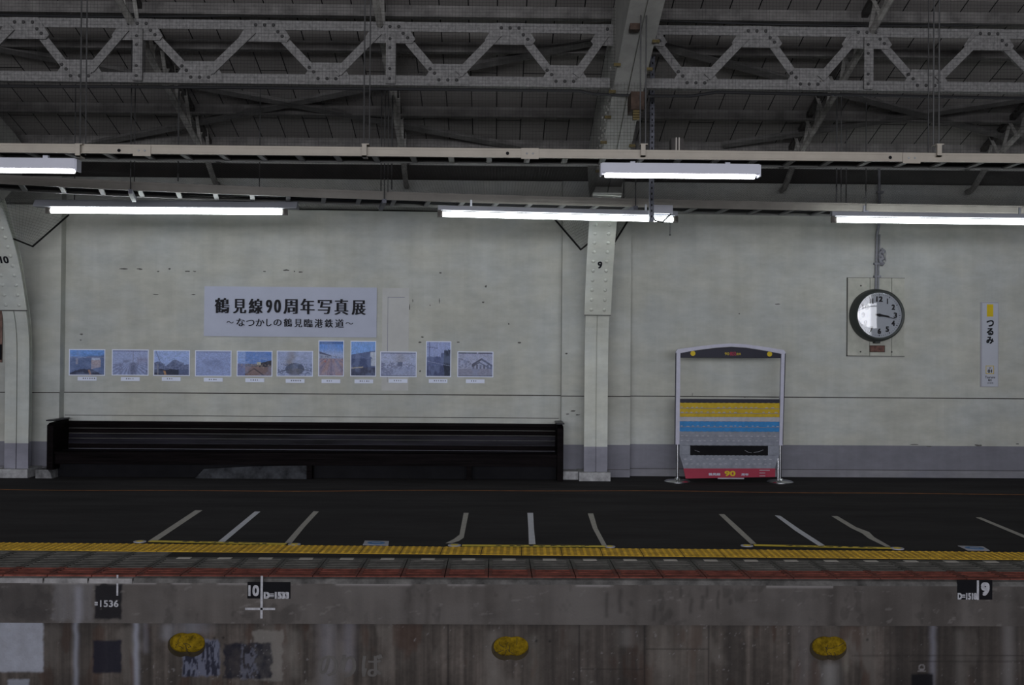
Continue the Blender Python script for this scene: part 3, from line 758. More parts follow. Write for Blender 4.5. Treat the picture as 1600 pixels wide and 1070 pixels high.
# ================================================================== CABLE LADDERS (trays)
def ladder(path, width, zb, rail_h, rungs, name, label, mats, cat_='cable ladder'):
    """path: plan points of the near rail; zb underside of the rails"""
    P = [Vector((x, y, zb)) for x, y in path]
    t = empty(name, P[len(P) // 2], label, cat_)
    nor = []
    for i in range(len(P)):
        d = (P[min(i + 1, len(P) - 1)] - P[max(i - 1, 0)]).normalized(); nor.append(Vector((-d.y, d.x, 0)))
    def rail(off, m, face):
        mb = MB(); o = 0
        prof = [(0, 0), (.028, 0), (.028, .007), (.007, .007), (.007, rail_h - .007), (.028, rail_h - .007), (.028, rail_h), (0, rail_h)]
        for i, p in enumerate(P):
            mb.v += [p + nor[i] * (off + face * u) + Vector((0, 0, v)) for u, v in prof]
        k = len(prof)
        for i in range(len(P) - 1):
            mb.f += [[i * k + j, i * k + (j + 1) % k, (i + 1) * k + (j + 1) % k, (i + 1) * k + j] for j in range(k)]
        # pressed ribs on the outer web
        for i in range(len(P) - 1):
            for h in (.22, .78):
                z = Vector((0, 0, rail_h * h))
                mb.bar(P[i] + nor[i] * (off - face * .002) + z, P[i + 1] + nor[i + 1] * (off - face * .002) + z, .004, .006)
        return mb.build('side_rail', m, t)
    rail(0, mats[0], 1); rail(width, mats[1], -1)
    L = [0]
    for a, b in zip(P[:-1], P[1:]): L.append(L[-1] + (b - a).length)
    def on(s):
        i = 0
        while i < len(L) - 2 and L[i + 1] < s: i += 1
        u = (s - L[i]) / (L[i + 1] - L[i]); return P[i].lerp(P[i + 1], u), nor[i].lerp(nor[i + 1], u).normalized()
    s = rungs * .4
    while s < L[-1]:
        p, nn = on(s)
        MB().bar(p + nn * .01 + Vector((0, 0, .012)), p + nn * (width - .01) + Vector((0, 0, .012)), .044, .018).build('rung', mats[2], t)
        s += rungs
    return t, on, L
TZ1 = at_y(800, 246, -4.45).z
def splice(t, px, py, Y, m='tray', w_=.14, h=.085):
    p = at_y(px, py, Y)
    sp = MB().box(p.x - w_ / 2, p.x + w_ / 2, Y - .008, Y, p.z - h / 2, p.z + h / 2).build('splice_plate', m, t)
    b0 = None
    for dx in (-.024, .024):
        q = (p.x + dx, Y - .008, p.z)
        if b0 is None: b0 = dome(q, .008, .006, (0, -1, 0)).build('bolt', 'galv', sp, origin=q)
        else: stamp(b0, q)
x0, x1 = -7.5, 7.5
lad1, on1, L1 = ladder([(x0, -4.45), (0, -4.45), (x1, -4.45)], .33, TZ1, .072, .305, 'cable_ladder', 'straight beige cable ladder nearest the viewer, above the two white lamps', ('tray', 'tray_dark', 'tray_dark'))
for px, py in ((222, 235.5), (828, 240), (1424, 247)): splice(lad1, px, py, -4.453)
hole0 = None
for px, py in ((186, 235), (793, 239.5), (1391, 246)):
    p = at_y(px, py, -4.455)
    if hole0 is None: hole0 = MB().lathe([(.013, 0), (.013, .003)], p, 'y', 16).build('cable_hole', 'black', lad1, origin=p)
    else: stamp(hole0, p)
path2 = []
TZ2 = 3.0
for x, y in ((-60, 284), (0, 287), (200, 297), (400, 305), (600, 312), (800, 318), (1000, 323), (1200, 327.5), (1400, 331), (1600, 334), (1680, 335)):
    p = at_z(x, y, TZ2); path2.append((p.x, p.y))
path2 = cat(path2, 5)
lad2, on2, L2 = ladder(path2, .48, TZ2, .085, .35, 'cable_ladder', 'curving grey cable ladder passing above the bare tube lamps', ('tray_rear', 'tray_dark', 'rung_grey'))
for on_, L_, wd, zz, lab in ((on1, L1, .33, TZ1 + .021, 'front'), (on2, L2, .48, TZ2 + .021, 'rear')):
    for k in range(4):
        pts = []
        for j in range(41):
            q, nn = on_(L_[-1] * j / 40); pts.append(q + nn * (wd * (k + .75) / 4.5 + .008 * math.sin(j * 1.3 + k * 2)) + Vector((0, 0, zz - TZ2 + .026 if lab == 'rear' else zz - TZ1 + .026)))
        tag(MB().tube(pts, .026, 8).build('power_cable', 'cable', smooth=True), 'black power cable lying along the %s cable ladder' % lab, 'cable', 'power cables on the %s cable ladder' % lab)
def rod(px, Y, z0, z1, r, label, grp=None, m='rod', py=300, name='hanger_rod'):
    X = at_y(px, py, Y).x
    return tag(MB().tube([(X, Y, z0), (X, Y, z1)], r, 6).build(name, m), label, 'hanger rod' if name == 'hanger_rod' else 'rod', grp)
# front ladder hangers: twin threaded rods and a clamp
for px, lab in ((124, 'above the left white lamp'), (570, 'left of column 9'), (1004, 'in front of column 9'), (1465, 'at the right above the clock bay')):
    p = at_y(px, 237, -4.45)
    t = empty('tray_hanger', (p.x, -4.40, p.z - .05), 'twin rods and clamp carrying the front cable ladder ' + lab, 'hanger', 'hangers of the front cable ladder')
    for dx in (-.014, .030): MB().tube([(p.x + dx, -4.40, p.z - .02), (p.x + dx, -4.40, RZ(-4.4) - .005)], .006, 6).build('rod', 'rod', t)
    MB().box(p.x - .018, p.x + .018, -4.49, -4.38, p.z - .045, p.z - .036).box(p.x - .018, p.x + .018, -4.49, -4.472, p.z - .045, p.z + .05).box(p.x - .022, p.x + .036, -4.49, -4.38, p.z + .05, p.z + .058).build('clamp', 'tray', t)
# rear ladder hangers: a strut below and a rod up
for px, py, lab in ((201, 294, 'above the left bare tube lamp'), (600, 311, 'between the left and middle bare tube lamps'), (990, 322, 'beside column 9'), (1345, 332, 'above the clock')):
    p = at_z(px, py, TZ2)
    sN = min(range(200), key=lambda k: (on2(L2[-1] * k / 200)[0] - p).length) / 200 * L2[-1]
    q, nn = on2(sN)
    t = empty('tray_hanger', q - Vector((0, 0, .04)), 'strut and rods carrying the rear cable ladder ' + lab, 'hanger', 'hangers of the rear cable ladder')
    MB().bar(q - nn * .07 + Vector((0, 0, -.021)), q + nn * .54 + Vector((0, 0, -.021)), .04, .04).build('strut', 'strut_grey', t)
    for k in (-.045, .515):
        r_ = q + nn * k
        MB().tube([r_ - Vector((0, 0, .04)), Vector((r_.x, r_.y, RZ(r_.y) - .01))], .006, 6).build('rod', 'rod', t)
rod(278, -2.35, at_y(278, 283, -2.35).z, RZ(-2.35), .009, 'black rod with a square foot hanging above the left tube lamp')
p = at_y(274, 283, -2.35); 
rod(612, -2.1, at_y(612, 296, -2.1).z, RZ(-2.1), .008, 'black rod with a ball joint hanging between banner and column 9')
rod(1307, -1.9, at_y(1307, 316, -1.9).z, RZ(-1.9), .008, 'black rod hanging to the left end of the right tube lamp')
rod(606, -2.2, at_y(606, 300, -2.2).z, RZ(-2.2), .005, 'thin wire pair beside the ball jointed rod', 'thin wires between banner and column 9')
rod(1314, -1.9, at_y(1314, 316, -1.9).z, RZ(-1.9), .005, 'thin wire just right of the black rod above the right tube lamp')
rod(1450, -3.4, at_y(1450, 240, -3.4).z, RZ(-3.4), .005, 'thin wire hanging behind the front ladder right of the clock')
# perforated channel hanging at column 9
p0, p1 = at_y(1017, 347, -2.35), at_y(1018, 96, -2.95)
t = empty('perforated_strut', p0, 'perforated grey steel strut hanging to the right end of the middle tube lamp', 'strut')
top = Vector((p0.x + .0, -2.35, RZ(-2.35) - .02))
MB().box(p0.x - .022, p0.x + .022, -2.40, -2.385, p0.z, top.z).box(p0.x - .022, p0.x - .016, -2.385, -2.35, p0.z, top.z).box(p0.x + .016, p0.x + .022, -2.385, -2.35, p0.z, top.z).build('channel', 'strut_grey', t)
z = p0.z + .05; s0 = None
while z < top.z - .05:
    q = (p0.x, -2.4005, z)
    if s0 is None: s0 = MB().box(q[0] - .006, q[0] + .006, q[1] - .001, q[1], z - .011, z + .011).build('slot', 'black', t, origin=q)
    else: stamp(s0, q)
    z += .056
# small box standing on the front ladder
p = at_y(1058, 236, -4.40)
t = empty('relay_box', p, 'small dark box with two pale strips standing on the front cable ladder', 'box')
MB().box(p.x - .05, p.x + .05, -4.42, -4.30, p.z, p.z + .10).build('housing', 'dark_steel', t)
for dx in (-.012, .012): MB().box(p.x + dx - .004, p.x + dx + .004, -4.426, -4.42, p.z, p.z + .105).build('strip', 'sticker', t)

# ================================================================== LAMPS
def batten(x0, x1, Y, zt, label):
    t = empty('batten_lamp', ((x0 + x1) / 2, Y, zt - .12), label, 'lamp', 'white batten lamps under the front cable ladder')
    MB().prism([(x0, Y - .055, zt), (x0, Y + .055, zt), (x0, Y + .055, zt - .075), (x0, Y + .04, zt - .085), (x0, Y - .04, zt - .085), (x0, Y - .055, zt - .075)], (x1 - x0, 0, 0)).build('housing', 'lamp_white', t)
    MB().prism([(x0 + .03, Y + .045 * math.cos(a), zt - .078 + .035 * math.sin(a)) for a in [math.pi * (1 + k / 10) for k in range(11)]], (x1 - x0 - .06, 0, 0)).build('diffuser', 'led', t)
    for xx, s in ((x0, -1), (x1, 1)):
        MB().box(min(xx, xx + s * .012), max(xx, xx + s * .012), Y - .05, Y + .05, zt - .10, zt - .005).build('end_cap', 'lamp_white', t)
    for xx in (x0 + .25, x1 - .25):
        MB().box(xx - .02, xx + .02, Y - .02, Y + .02, zt, TZ1 + .004).build('bracket', 'lamp_white', t)
ly = -4.30
zt = at_y(1063, 255, ly - .055).z
batten(at_y(941, 262, ly - .055).x, at_y(1187, 262, ly - .055).x, ly, zt, 'white batten lamp under the front ladder, in front of column 9')
zt2 = at_y(60, 246.5, ly - .055).z
batten(at_y(117, 255, ly - .055).x - 1.24, at_y(117, 255, ly - .055).x, ly, zt2, 'white batten lamp at the left edge of the photo')
def tube_lamp(pa, pb_, zc, label, kind, extra=None):
    """bare fluorescent tube: left and right tube ends in the photo, at height zc"""
    a, b = at_z(*pa, zc), at_z(*pb_, zc)
    d = (b - a).normalized(); nn = Vector((-d.y, d.x, 0)); U = Vector((0, 0, 1))
    t = empty('tube_lamp', (a + b) / 2 + U * .03, label, 'lamp', 'bare tube lamps near the wall')
    MB().tube([a, b], .026, 12).build('tube', 'tube', t, smooth=True)
    for p, s in ((a, -1), (b, 1)):
        MB().bar(p + d * s * .001, p + d * s * .055, .03, .06).bar(p + d * s * .02 + U * .02, p + d * s * .05 + U * .02, .03, .08).build('socket', 'socket', t)
    if kind == 'reflector':
        e0, e1 = a - d * .16, b + d * .16
        sec = [(-.02, .11), (.02, .11), (.075, .04), (.075, .034), (-.075, .034), (-.075, .04)]
        MB().prism([e0 + nn * u + U * v for u, v in sec], e1 - e0).build('reflector', 'lamp_grey', t)
    else:
        e0, e1 = a - d * .05, b + d * .05
        MB().prism([e0 + nn * u + U * v for u, v in ((-.02, .04), (.045, .04), (.045, .085), (-.02, .085))], e1 - e0).build('batten', 'lamp_grey', t)
    return t, a, b, d, nn
tl, a, b, d, nn = tube_lamp((80, 329), (441, 331.5), 2.90, 'bare tube lamp with a grey reflector above the left of the bench', 'reflector')
U = Vector((0, 0, 1))
for k in (.1, .9):
    p = a.lerp(b, k) + U * .10; MB().tube([p, Vector((p.x, p.y, RZ(p.y) - .01))], .006, 6).build('suspension_rod', 'rod', tl)
tm, a, b, d, nn = tube_lamp((692, 334.5), (1051, 343), 2.86, 'bare tube lamp slung aslant in front of column 9', 'batten')
U = Vector((0, 0, 1))
q = b - d * .12 - nn * .05
MB().bar(q - d * .13 + U * .095, q + d * .10 + U * .095, .05, .085).build('ballast_box', 'lamp_white', tm)
MB().tube([q - d * .12 + U * .055, q - d * .08 - U * .02, q + d * .0 - U * .035, q + d * .09 + U * .055], .009, 6).build('flex_cord', 'cable', tm)
for k in (.12, .88):
    p = a.lerp(b, k) + U * .08; MB().bar(p, Vector((p.x, p.y, TZ2 + .01)), .02, .02, (0, 1, 0)).build('bracket', 'galv', tm)
tr_, a, b, d, nn = tube_lamp((1307, 343.5), (1664, 348), 2.86, 'bare tube lamp at the right above the clock', 'batten')
for k in (.12, .8):
    p = a.lerp(b, k) + U * .08; MB().bar(p, Vector((p.x, p.y, TZ2 + .01)), .02, .02, (0, 1, 0)).build('bracket', 'galv', tr_)
p = at_y(1047, 345, -1.68)
MB().tube([p + U * .06, p - U * .14], .004, 6).tube([p - U * .14, p - U * .155], .008, 6).build('pull_cord', 'cable', tm)

# ================================================================== BIRD NET
prof = cat([(-.045, 3.17), (-.6, 3.21), (-1.7, 3.215), (-3.0, 3.20), (-3.42, 3.22), (-3.47, 3.28), (-3.47, 4.0), (-3.47, 4.8)], 5)
pl2 = [0]
for a, b in zip(prof[:-1], prof[1:]): pl2.append(pl2[-1] + math.hypot(b[0] - a[0], b[1] - a[1]))
def netpt(s):
    i = 0
    while i < len(pl2) - 2 and pl2[i + 1] < s: i += 1
    u = (s - pl2[i]) / (pl2[i + 1] - pl2[i]); return prof[i][0] + (prof[i + 1][0] - prof[i][0]) * u, prof[i][1] + (prof[i + 1][1] - prof[i][1]) * u
def thread(mb, pts, r=.0007):
    o = len(mb.v)
    for p in pts: mb.v += [Vector(p) + Vector(q) * r for q in ((0, 0, 1.2), (1, -.6, -.6), (-1, -.6, -.6))]
    for i in range(len(pts) - 1):
        for k in range(3): mb.f.append([o + 3 * i + k, o + 3 * i + (k + 1) % 3, o + 3 * i + 3 + (k + 1) % 3, o + 3 * i + 3 + k])
def threadx(mb, x0, x1, y, z, r=.0007):
    mb.bar((x0, y, z), (x1, y, z), 2 * r, 2 * r)
mb = MB()
NW, CELL = 7.0, .03
s = 0
while s < pl2[-1]:
    y, z = netpt(s); threadx(mb, -NW, NW, y, z, .0012 if y > -3.3 else .0007); s += CELL
for k in range(int(2 * NW / CELL) + 1):
    x = -NW + k * CELL
    thread(mb, [(x, y, z) for y, z in prof[::2]])
tag(mb.build('bird_net', 'net'), 'fine dark bird netting stretched under the roof and in front of the girders', 'netting')
# ropes that tie the net down beside the columns, with small gores of netting
def gore(pa, pb_, pc, pd, label):
    t = empty('net_gore', pb_, label, 'netting', 'net gores beside the columns')
    MB().tube([pa, pb_, pc], .011, 6).build('edge_rope', 'rope', t)
    m2 = MB()
    for k in range(1, 14):
        u = k / 14; thread(m2, [Vector(pa).lerp(Vector(pb_), u), Vector(pd).lerp(Vector(pc), u)])
    for k in range(1, 16):
        u = k / 16; thread(m2, [Vector(pa).lerp(Vector(pd), u), Vector(pb_).lerp(Vector(pc), u)])
    m2.build('mesh', 'net', t)
def col_pt(xc, side, py_px, py):
    pass
for xc, lab in ((C9, 'column 9'), (C9 - PITCH_C, 'column 10')):
    for sgn in (-1, 1):
        zc = 2.68
        y, z = arch(s_at_z(zc), -.02)
        pc = Vector((xc + sgn * .15, y, z))
        top = arch(s_at_z(3.1), -.02)
        pd = Vector((xc + sgn * .15, top[0], top[1]))
        if sgn < 0: pa, pb_ = Vector((xc - .49, -.15, 3.08)), Vector((xc - .20, -.62, 2.66))
        else: pa, pb_ = Vector((xc + .40 if xc > 0 else xc + .44, -.15, 3.06)), Vector((xc + .22 if xc < 0 else xc + .17, -.62, 2.64 if xc < 0 else 2.72))
        if xc < 0 and sgn < 0: continue
        gore(pa, pb_, pc, pd, 'triangular net gore with a black rope edge %s of %s' % ('left' if sgn < 0 else 'right', lab))
tag(MB().tube([(-NW, -.06, 3.165), (-4.5, -.06, 3.15), (-2.0, -.06, 3.165), (0.2, -.06, 3.15), (3, -.06, 3.165), (NW, -.06, 3.16)], .007, 6).build('net_rope', 'rope'), 'black rope holding the lower net edge along the wall', 'rope')

# ================================================================== BENCH
bx0, bx1 = at_y(76, 690, -.55).x, at_y(880, 690, -.55).x
ix0, ix1 = max(bx0, pil[0][1] + .012), min(bx1, pil[1][0] - .012)
zb_top = at_y(480, 660, -.10).z
zs = at_y(480, 708, -.55).z
t = empty('bench', ((bx0 + bx1) / 2, -.35, 0), 'long dark wooden bench built along the wall below the photographs', 'bench')
# back of wide boards, slightly reclined
by0, by1 = -.10, -.17
nb = 5
for k in range(nb):
    za, zb_ = zs + .01 + (zb_top - zs - .03) * k / nb, zs + .01 + (zb_top - zs - .03) * (k + 1) / nb - .006
    ya, yb = by1 + (by0 - by1) * k / nb, by1 + (by0 - by1) * (k + 1) / nb
    MB().prism([(ix0 + .02, ya, za), (ix0 + .02, yb, zb_), (ix0 + .02, yb + .022, zb_), (ix0 + .02, ya + .022, za)], (ix1 - ix0 - .04, 0, 0)).build('back_board', 'wood_worn_sheen' if k in (1, 2) else 'wood', t)
MB().box(ix0 + .02, ix1 - .02, -.135, -.035, zb_top - .03, zb_top).build('top_rail', 'wood', t)
for k in range(4):
    y0 = -.56 + k * .10
    MB().box(ix0 + .02 if k else bx0 + .04, ix1 - .02 if k else bx1 - .04, y0, y0 + .094, zs - .03, zs).build('seat_board', 'wood_worn_sheen' if k == 2 else 'wood', t)
MB().box(bx0 + .05, bx1 - .05, -.545, -.515, zs - .14, zs - .03).build('front_rail', 'wood', t)
MB().box(ix0 + .05, ix1 - .05, -.40, -.37, 0, zs - .03).build('kick_board', 'black', t)
for xa, xb, s in ((bx0, bx0 + .07, 0), (bx1 - .07, bx1, 1)):
    pro = [(-.60, .0 if s else .10), (-.60, zb_top - .02), (-.54, zb_top + .005), (-.145, zb_top + .03), (-.145, .0 if s else .10)]
    MB().prism([(xa, y, z) for y, z in pro], (xb - xa, 0, 0)).build('end_panel', 'wood', t)
    MB().box(xa - .008, xb + .008, -.61, -.145, zb_top + .03, zb_top + .045).build('arm_cap', 'wood_worn_sheen', t)
xm = at_y(484, 725, -.5).x
MB().box(xm - .03, xm + .03, -.53, -.41, 0, zs - .03).build('leg', 'wood', t)
MB().box(at_y(733, 725, -.5).x - .03, at_y(733, 725, -.5).x + .03, -.53, -.41, 0, zs - .03).build('leg', 'wood', t)
xa, xb = at_y(305, 730, -.5).x, xm - .035
tag(MB().prism([(xa, -.50, .0), (xb, -.50, 0), (xb, -.50, .155), (xa + .6, -.50, .14), (xa + .1, -.50, .11)], (0, .08, 0)).build('rubble_footing', 'footing'), 'rough grey concrete footing showing under the middle of the bench', 'footing')
a = at_y(60, 735, -.5).x; b = at_y(86, 735, -.5).x
tag(MB().prism([(a, -.58, 0), (b, -.58, 0), (b - .02, -.58, .06), (b - .05, -.58, .098), (a, -.58, .098)], (0, .42, 0)).build('foundation_block', 'rough_concrete'), 'rough stone block under the left end of the bench', 'block')

# ================================================================== BANNER AND PHOTOGRAPHS
def rect_on_wall(px0, py0, px1, py1, Y):
    c = at_y((px0 + px1) / 2, (py0 + py1) / 2, Y); s = (Y - CAM.y) / F
    return c.x - (px1 - px0) / 2 * s, c.x + (px1 - px0) / 2 * s, c.z - (py1 - py0) / 2 * s, c.z + (py1 - py0) / 2 * s
x0, x1, z0, z1 = rect_on_wall(320, 448.3, 588, 526, -.012)
t = empty('banner', ((x0 + x1) / 2, 0, z0), 'white paper banner with black Japanese heading above the row of photographs', 'banner')
nx, nz = 60, 16
g = MB(); o = []
rnd = random.Random(4)
for j in range(nz + 1):
    for i in range(nx + 1):
        u, v = i / nx, j / nz
        y = -.012 - .004 * math.sin(u * 23 + v * 7) * math.sin(v * 5) - .010 * max(0, (1 - v * 3)) * max(0, 1 - u * 4) - .006 * max(0, u * 5 - 4) * abs(math.sin(v * 9 + u * 30))
        g.v.append(Vector((x0 + (x1 - x0) * u, y, z0 + (z1 - z0) * v)))
for j in range(nz):
    for i in range(nx):
        k = j * (nx + 1) + i; g.f.append([k, k + 1, k + nx + 2, k + nx + 1])
g.build('sheet', 'banner', t, smooth=True)
W_, H_ = x1 - x0, z1 - z0
def bu(px, py):                                   # from the 1600 x 524 close view of the banner
    return x0 + (px - 58) / (1533 - 58) * W_, z1 - (py - 43 - (px - 58) * .005) / (470 - 43) * H_
mb = MB()
for ch, a, b, ya, yb in (('鶴', 148, 276, 143, 272), ('見', 305, 420, 152, 274), ('線', 438, 560, 150, 276), ('9', 585, 640, 158, 270), ('0', 655, 715, 156, 268), ('周', 735, 858, 152, 278), ('年', 880, 1003, 148, 280), ('写', 1028, 1150, 158, 278), ('真', 1172, 1292, 150, 284), ('展', 1318, 1440, 160, 284)):
    ua, va = bu(a, yb); ub, vb = bu(b, ya)
    write(mb, ch, ua, ub, va, vb, on_wall(-.0245), .042 if ch not in '90' else .05)
mb.build('heading', 'ink', t)
mb = MB()
sub = (('〜', 252, 312, 342, 360), ('な', 335, 410, 318, 384), ('つ', 418, 490, 330, 382), ('か', 500, 575, 322, 384), ('し', 590, 636, 322, 384), ('の', 652, 722, 326, 380), ('鶴', 738, 812, 318, 388), ('見', 830, 898, 322, 392), ('臨', 912, 986, 322, 392), ('港', 1002, 1074, 322, 394), ('鉄', 1088, 1162, 322, 394), ('道', 1178, 1254, 322, 394), ('〜', 1268, 1334, 348, 366))
for ch, a, b, ya, yb in sub:
    ua, va = bu(a, yb); ub, vb = bu(b, ya)
    write(mb, ch, ua, ub, va, vb, on_wall(-.0245), .03)
mb.build('subheading', 'ink', t)

# what each print shows, painted from (u, v) in 0..1
def mixc(c, col, m): return lerp(c, col, np.clip(m, 0, 1))
def pic(i):
    def f(u, v):
        c = np.ones(u.shape + (3,)); n = fbm(u * 9, v * 7, 100 + i); n2 = fbm(u * 26, v * 22, 200 + i); n3 = fbm(u * 14, v * 50, 300 + i)
        g = lambda a, b, x: a + (b - a) * x
        if i == 0:      # tank wall and hillside in blue, pale building on the right
            c[:] = (.10, .14, .27); c = mixc(c, (.14, .28, .62), sstep(.78, .9, v + .12 * n - .12 * u + .1)); c = mixc(c, (.22, .25, .38), sstep(.66, .70, v) * (1 - sstep(.72, .76, v)) * .5)
            c = c * (.75 + .5 * n3)[..., None]
            c = mixc(c, (.40, .34, .36), (u > .62) * (u < .9 - .0 * v) * (v > .22 + .35 * (u - .62)) * (v < .62) * (.55 + .5 * n3)); c = mixc(c, (.40, .45, .60), (u > .63) * (u < .88) * (v > .60) * (v < .69) * .9)
            c = mixc(c, (.33, .32, .38), (u > .17) * (u < .24) * (v > .42) * (v < .66) * .6); c = mixc(c, (.03, .03, .05), (v < .24 - .45 * (u - .45) ** 2 * 2.2 + .1 * (n - .5)) * .9); c = mixc(c, (.28, .16, .10), (np.abs(u - .6 + .2 * v) < .03) * (v < .2))
        elif i == 1:    # hazy monochrome tracks fanning out
            c[:] = (.30, .35, .55); r = np.abs(np.sin(np.arctan2(v - .55, u - .5) * 16)); c = mixc(c, (.13, .15, .27), sstep(.55, .95, r) * (1 - sstep(.4, .55, v)) * .65); c = mixc(c, (.15, .17, .28), .7 * sstep(.45, .62, n) * (1 - sstep(.5, .72, v)))
            c = mixc(c, (.10, .11, .18), .7 * np.exp(-((u - .58) / .1) ** 2) * (v < .5)); c = mixc(c, (.2, .22, .34), (np.abs(u - .58) < .008) * (v > .4)); c = mixc(c, (.12, .13, .24), (v > .95) * .8); c = mixc(c, (.22, .2, .3), .5 * (u > .7) * np.exp(-((v - .6) / .12) ** 2))
        elif i == 2:    # dark ridge against pale blue sky
            c[:] = (.30, .39, .66); c = c * (.85 + .3 * n)[..., None]; ridge = .50 + .10 * np.sin(u * 6.0 - 2.6) * (u > .3) + .06 * np.sin(u * 14) - .10 * (u > .85); c = mixc(c, (.09, .11, .20), (v < ridge) * 1.0); c = mixc(c, (.17, .2, .32), (v < ridge) * (n2 > .5) * (v > .22) * .7)
            c = mixc(c, (.02, .02, .03), (v < .2 + .06 * n) * (u < .7) * .9); c = mixc(c, (.34, .19, .08), (np.abs(u - .3 - .2 * (0.12 - v)) < .03) * (v < .17)); c = mixc(c, (.10, .11, .2), (np.abs(u - .06 - .28 * (.95 - v)) < .007) * (v > .5)); c = mixc(c, (.24, .24, .26), (np.abs(u - .1) < .02) * (v < .45) * .6)
        elif i == 3:    # washed out blue, faint wooded island
            c[:] = (.27, .33, .56); c = c * (.85 + .3 * n)[..., None]; m = np.exp(-((u - .58) / .3) ** 2 - ((v - .5) / .17) ** 2); c = mixc(c, (.12, .15, .28), .75 * m * (.6 + .8 * (n2 - .3))); c = mixc(c, (.16, .18, .32), (v > .95) * .7); c = mixc(c, (.18, .22, .38), .5 * (v < .35) * sstep(.5, .6, n3))
        elif i == 4:    # sleepers, a shed and a dark train under a deep blue sky
            c[:] = (.10, .20, .50); c = mixc(c, (.25, .36, .66), (u < .22) * .9); c = mixc(c, (.28, .36, .58), .4 * sstep(.55, .7, n)); h = .48 + .3 * np.clip(u - .55, 0, 1); c = mixc(c, (.10, .085, .085), (v < h) * 1.0)
            c = mixc(c, (.22, .15, .14), (v < .38) * (.5 + .6 * n)); c = mixc(c, (.035, .032, .035), (u > .62) * (v > .36) * (v < h + .05 * n)); c = mixc(c, (.42, .42, .34), (u > .57) * (u < .69) * (v > .44) * (v < .57)); c = mixc(c, (.04, .035, .035), np.exp(-((u - .5 + (v - .28)) / .03) ** 2) * (v < .3) + np.exp(-((u - .5 - 1.1 * (v - .3)) / .03) ** 2) * (v < .28) * .6)
            c = mixc(c, (.15, .18, .36), (u < .22) * (v < .5) * .9); c = mixc(c, (.30, .24, .20), (n2 > .58) * (v > .3) * (v < .5) * .6)
        elif i == 5:    # steam engine under a plume of smoke
            c[:] = (.32, .37, .55); c = c * (.85 + .3 * n)[..., None]; c = mixc(c, (.24, .23, .25), np.exp(-((u - .38 - .03 * np.sin(v * 9)) / .12) ** 2) * (v > .4) * .95)
            c = mixc(c, (.04, .05, .07), (np.hypot((u - .5) * 1.0, (v - .28) * 1.1) < .27) * (.4 + .8 * n2) * (v < .58)); c = mixc(c, (.10, .12, .2), (v < .5) * sstep(.5, .62, n2) * .8); c = mixc(c, (.06, .07, .12), ((np.abs(v - .12 - .5 * u) < .02) * (u < .35) + (np.abs(v - .32 + .35 * (u - .6)) < .015) * (u > .6)) * .8)
            c = mixc(c, (.13, .12, .12), np.exp(-((u - .5) / .16) ** 2) * (v < .3) * .8)
        elif i == 6:    # tall print: rails up to a white station house
            c[:] = (.13, .27, .64); c = mixc(c, (.40, .45, .62), np.exp(-((v - .58) / .14) ** 2) * .8); c = mixc(c, (.06, .12, .3), (v > .92) * .8); c = mixc(c, (.30, .34, .46), (u < .5) * (v > .5) * (v < .68 - .2 * u)); c = mixc(c, (.09, .1, .17), (u < .5) * (v > .64 - .15 * u) * (v < .71 - .25 * u)); c = mixc(c, (.12, .13, .2), (n2 > .55) * (v > .45) * (v < .58) * .7)
            r = np.abs(np.sin((u - .5) / np.maximum(.62 - v, .06) * 3.0)); c = mixc(c, (.26, .21, .27), (v < .5) * 1.0); c = mixc(c, (.34, .24, .24), (v < .48) * (r > .8) * .8); c = mixc(c, (.16, .15, .22), (v < .48) * (r < .25) * .7); c = mixc(c, (.34, .12, .08), np.exp(-((u - .25) / .04) ** 2 - ((v - .41) / .03) ** 2))
            c = c * (.8 + .4 * n2)[..., None]
        elif i == 7:    # big dark roof, white gable end, blue sky
            c[:] = (.17, .33, .70); c = mixc(c, (.3, .42, .7), .3 * n); rf = (v < .62 + .12 * u) * (v > .22); c = mixc(c, (.10, .13, .25), rf * 1.0); c = mixc(c, (.06, .08, .17), (v < .5) * (v > .22) * (u < .82)); c = mixc(c, (.46, .50, .58), (u > .80) * (v < .70) * (v > .26) * (u > .98 - 1.1 * (v - .42) * (v < .56) - .25 * (v >= .56))); c = mixc(c, (.42, .46, .55), (u > .82) * (v > .28) * (v < .50))
            c = mixc(c, (.055, .06, .10), (v < .24) * 1.0); c = mixc(c, (.30, .28, .24), (np.abs(v - .22 - .06 * u) < .02) * (u < .5)); c = c * (.8 + .4 * n2)[..., None]
        elif i == 8:    # pale street view with a tram
            c[:] = (.36, .40, .56); c = c * (.85 + .3 * n)[..., None]; c = mixc(c, (.17, .19, .30), (v < .38) * .35 + (v < .62) * (u < .35) * .5 * (n2 > .45)); c = mixc(c, (.06, .07, .12), (u > .48) * (u < .62) * (v > .40) * (v < .60) * .8); c = mixc(c, (.14, .15, .24), (v < .55) * (v > .3) * (n2 > .52) * .6); c = mixc(c, (.27, .27, .33), np.exp(-((u - .55) / .16) ** 2) * (v > .6) * .7)
            c = mixc(c, (.10, .11, .18), ((v > .955) | (v < .035)) * .8)
        elif i == 9:    # tall print: pale sky, dark works and tree
            c[:] = (.28, .33, .55); c = mixc(c, (.09, .11, .22), sstep(.0, .05, .56 + .12 * (u > .6) * 1.0 + .06 * n - v)); c = mixc(c, (.05, .06, .12), (v < .3) * .6); c = mixc(c, (.025, .03, .045), (u > .78 - .1 * n) * (v < .72 + .1 * n2)); c = mixc(c, (.10, .11, .22), (np.abs(u - .11) < .012) * 1.0 + (np.abs(v - .86 + .1 * u) < .008) * (u < .45)); c = mixc(c, (.28, .32, .48), (np.abs(v - .44 + .14 * u) < .008) * .7)
            c = c * (.8 + .4 * n2)[..., None]
        else:           # monochrome temple like station roofs
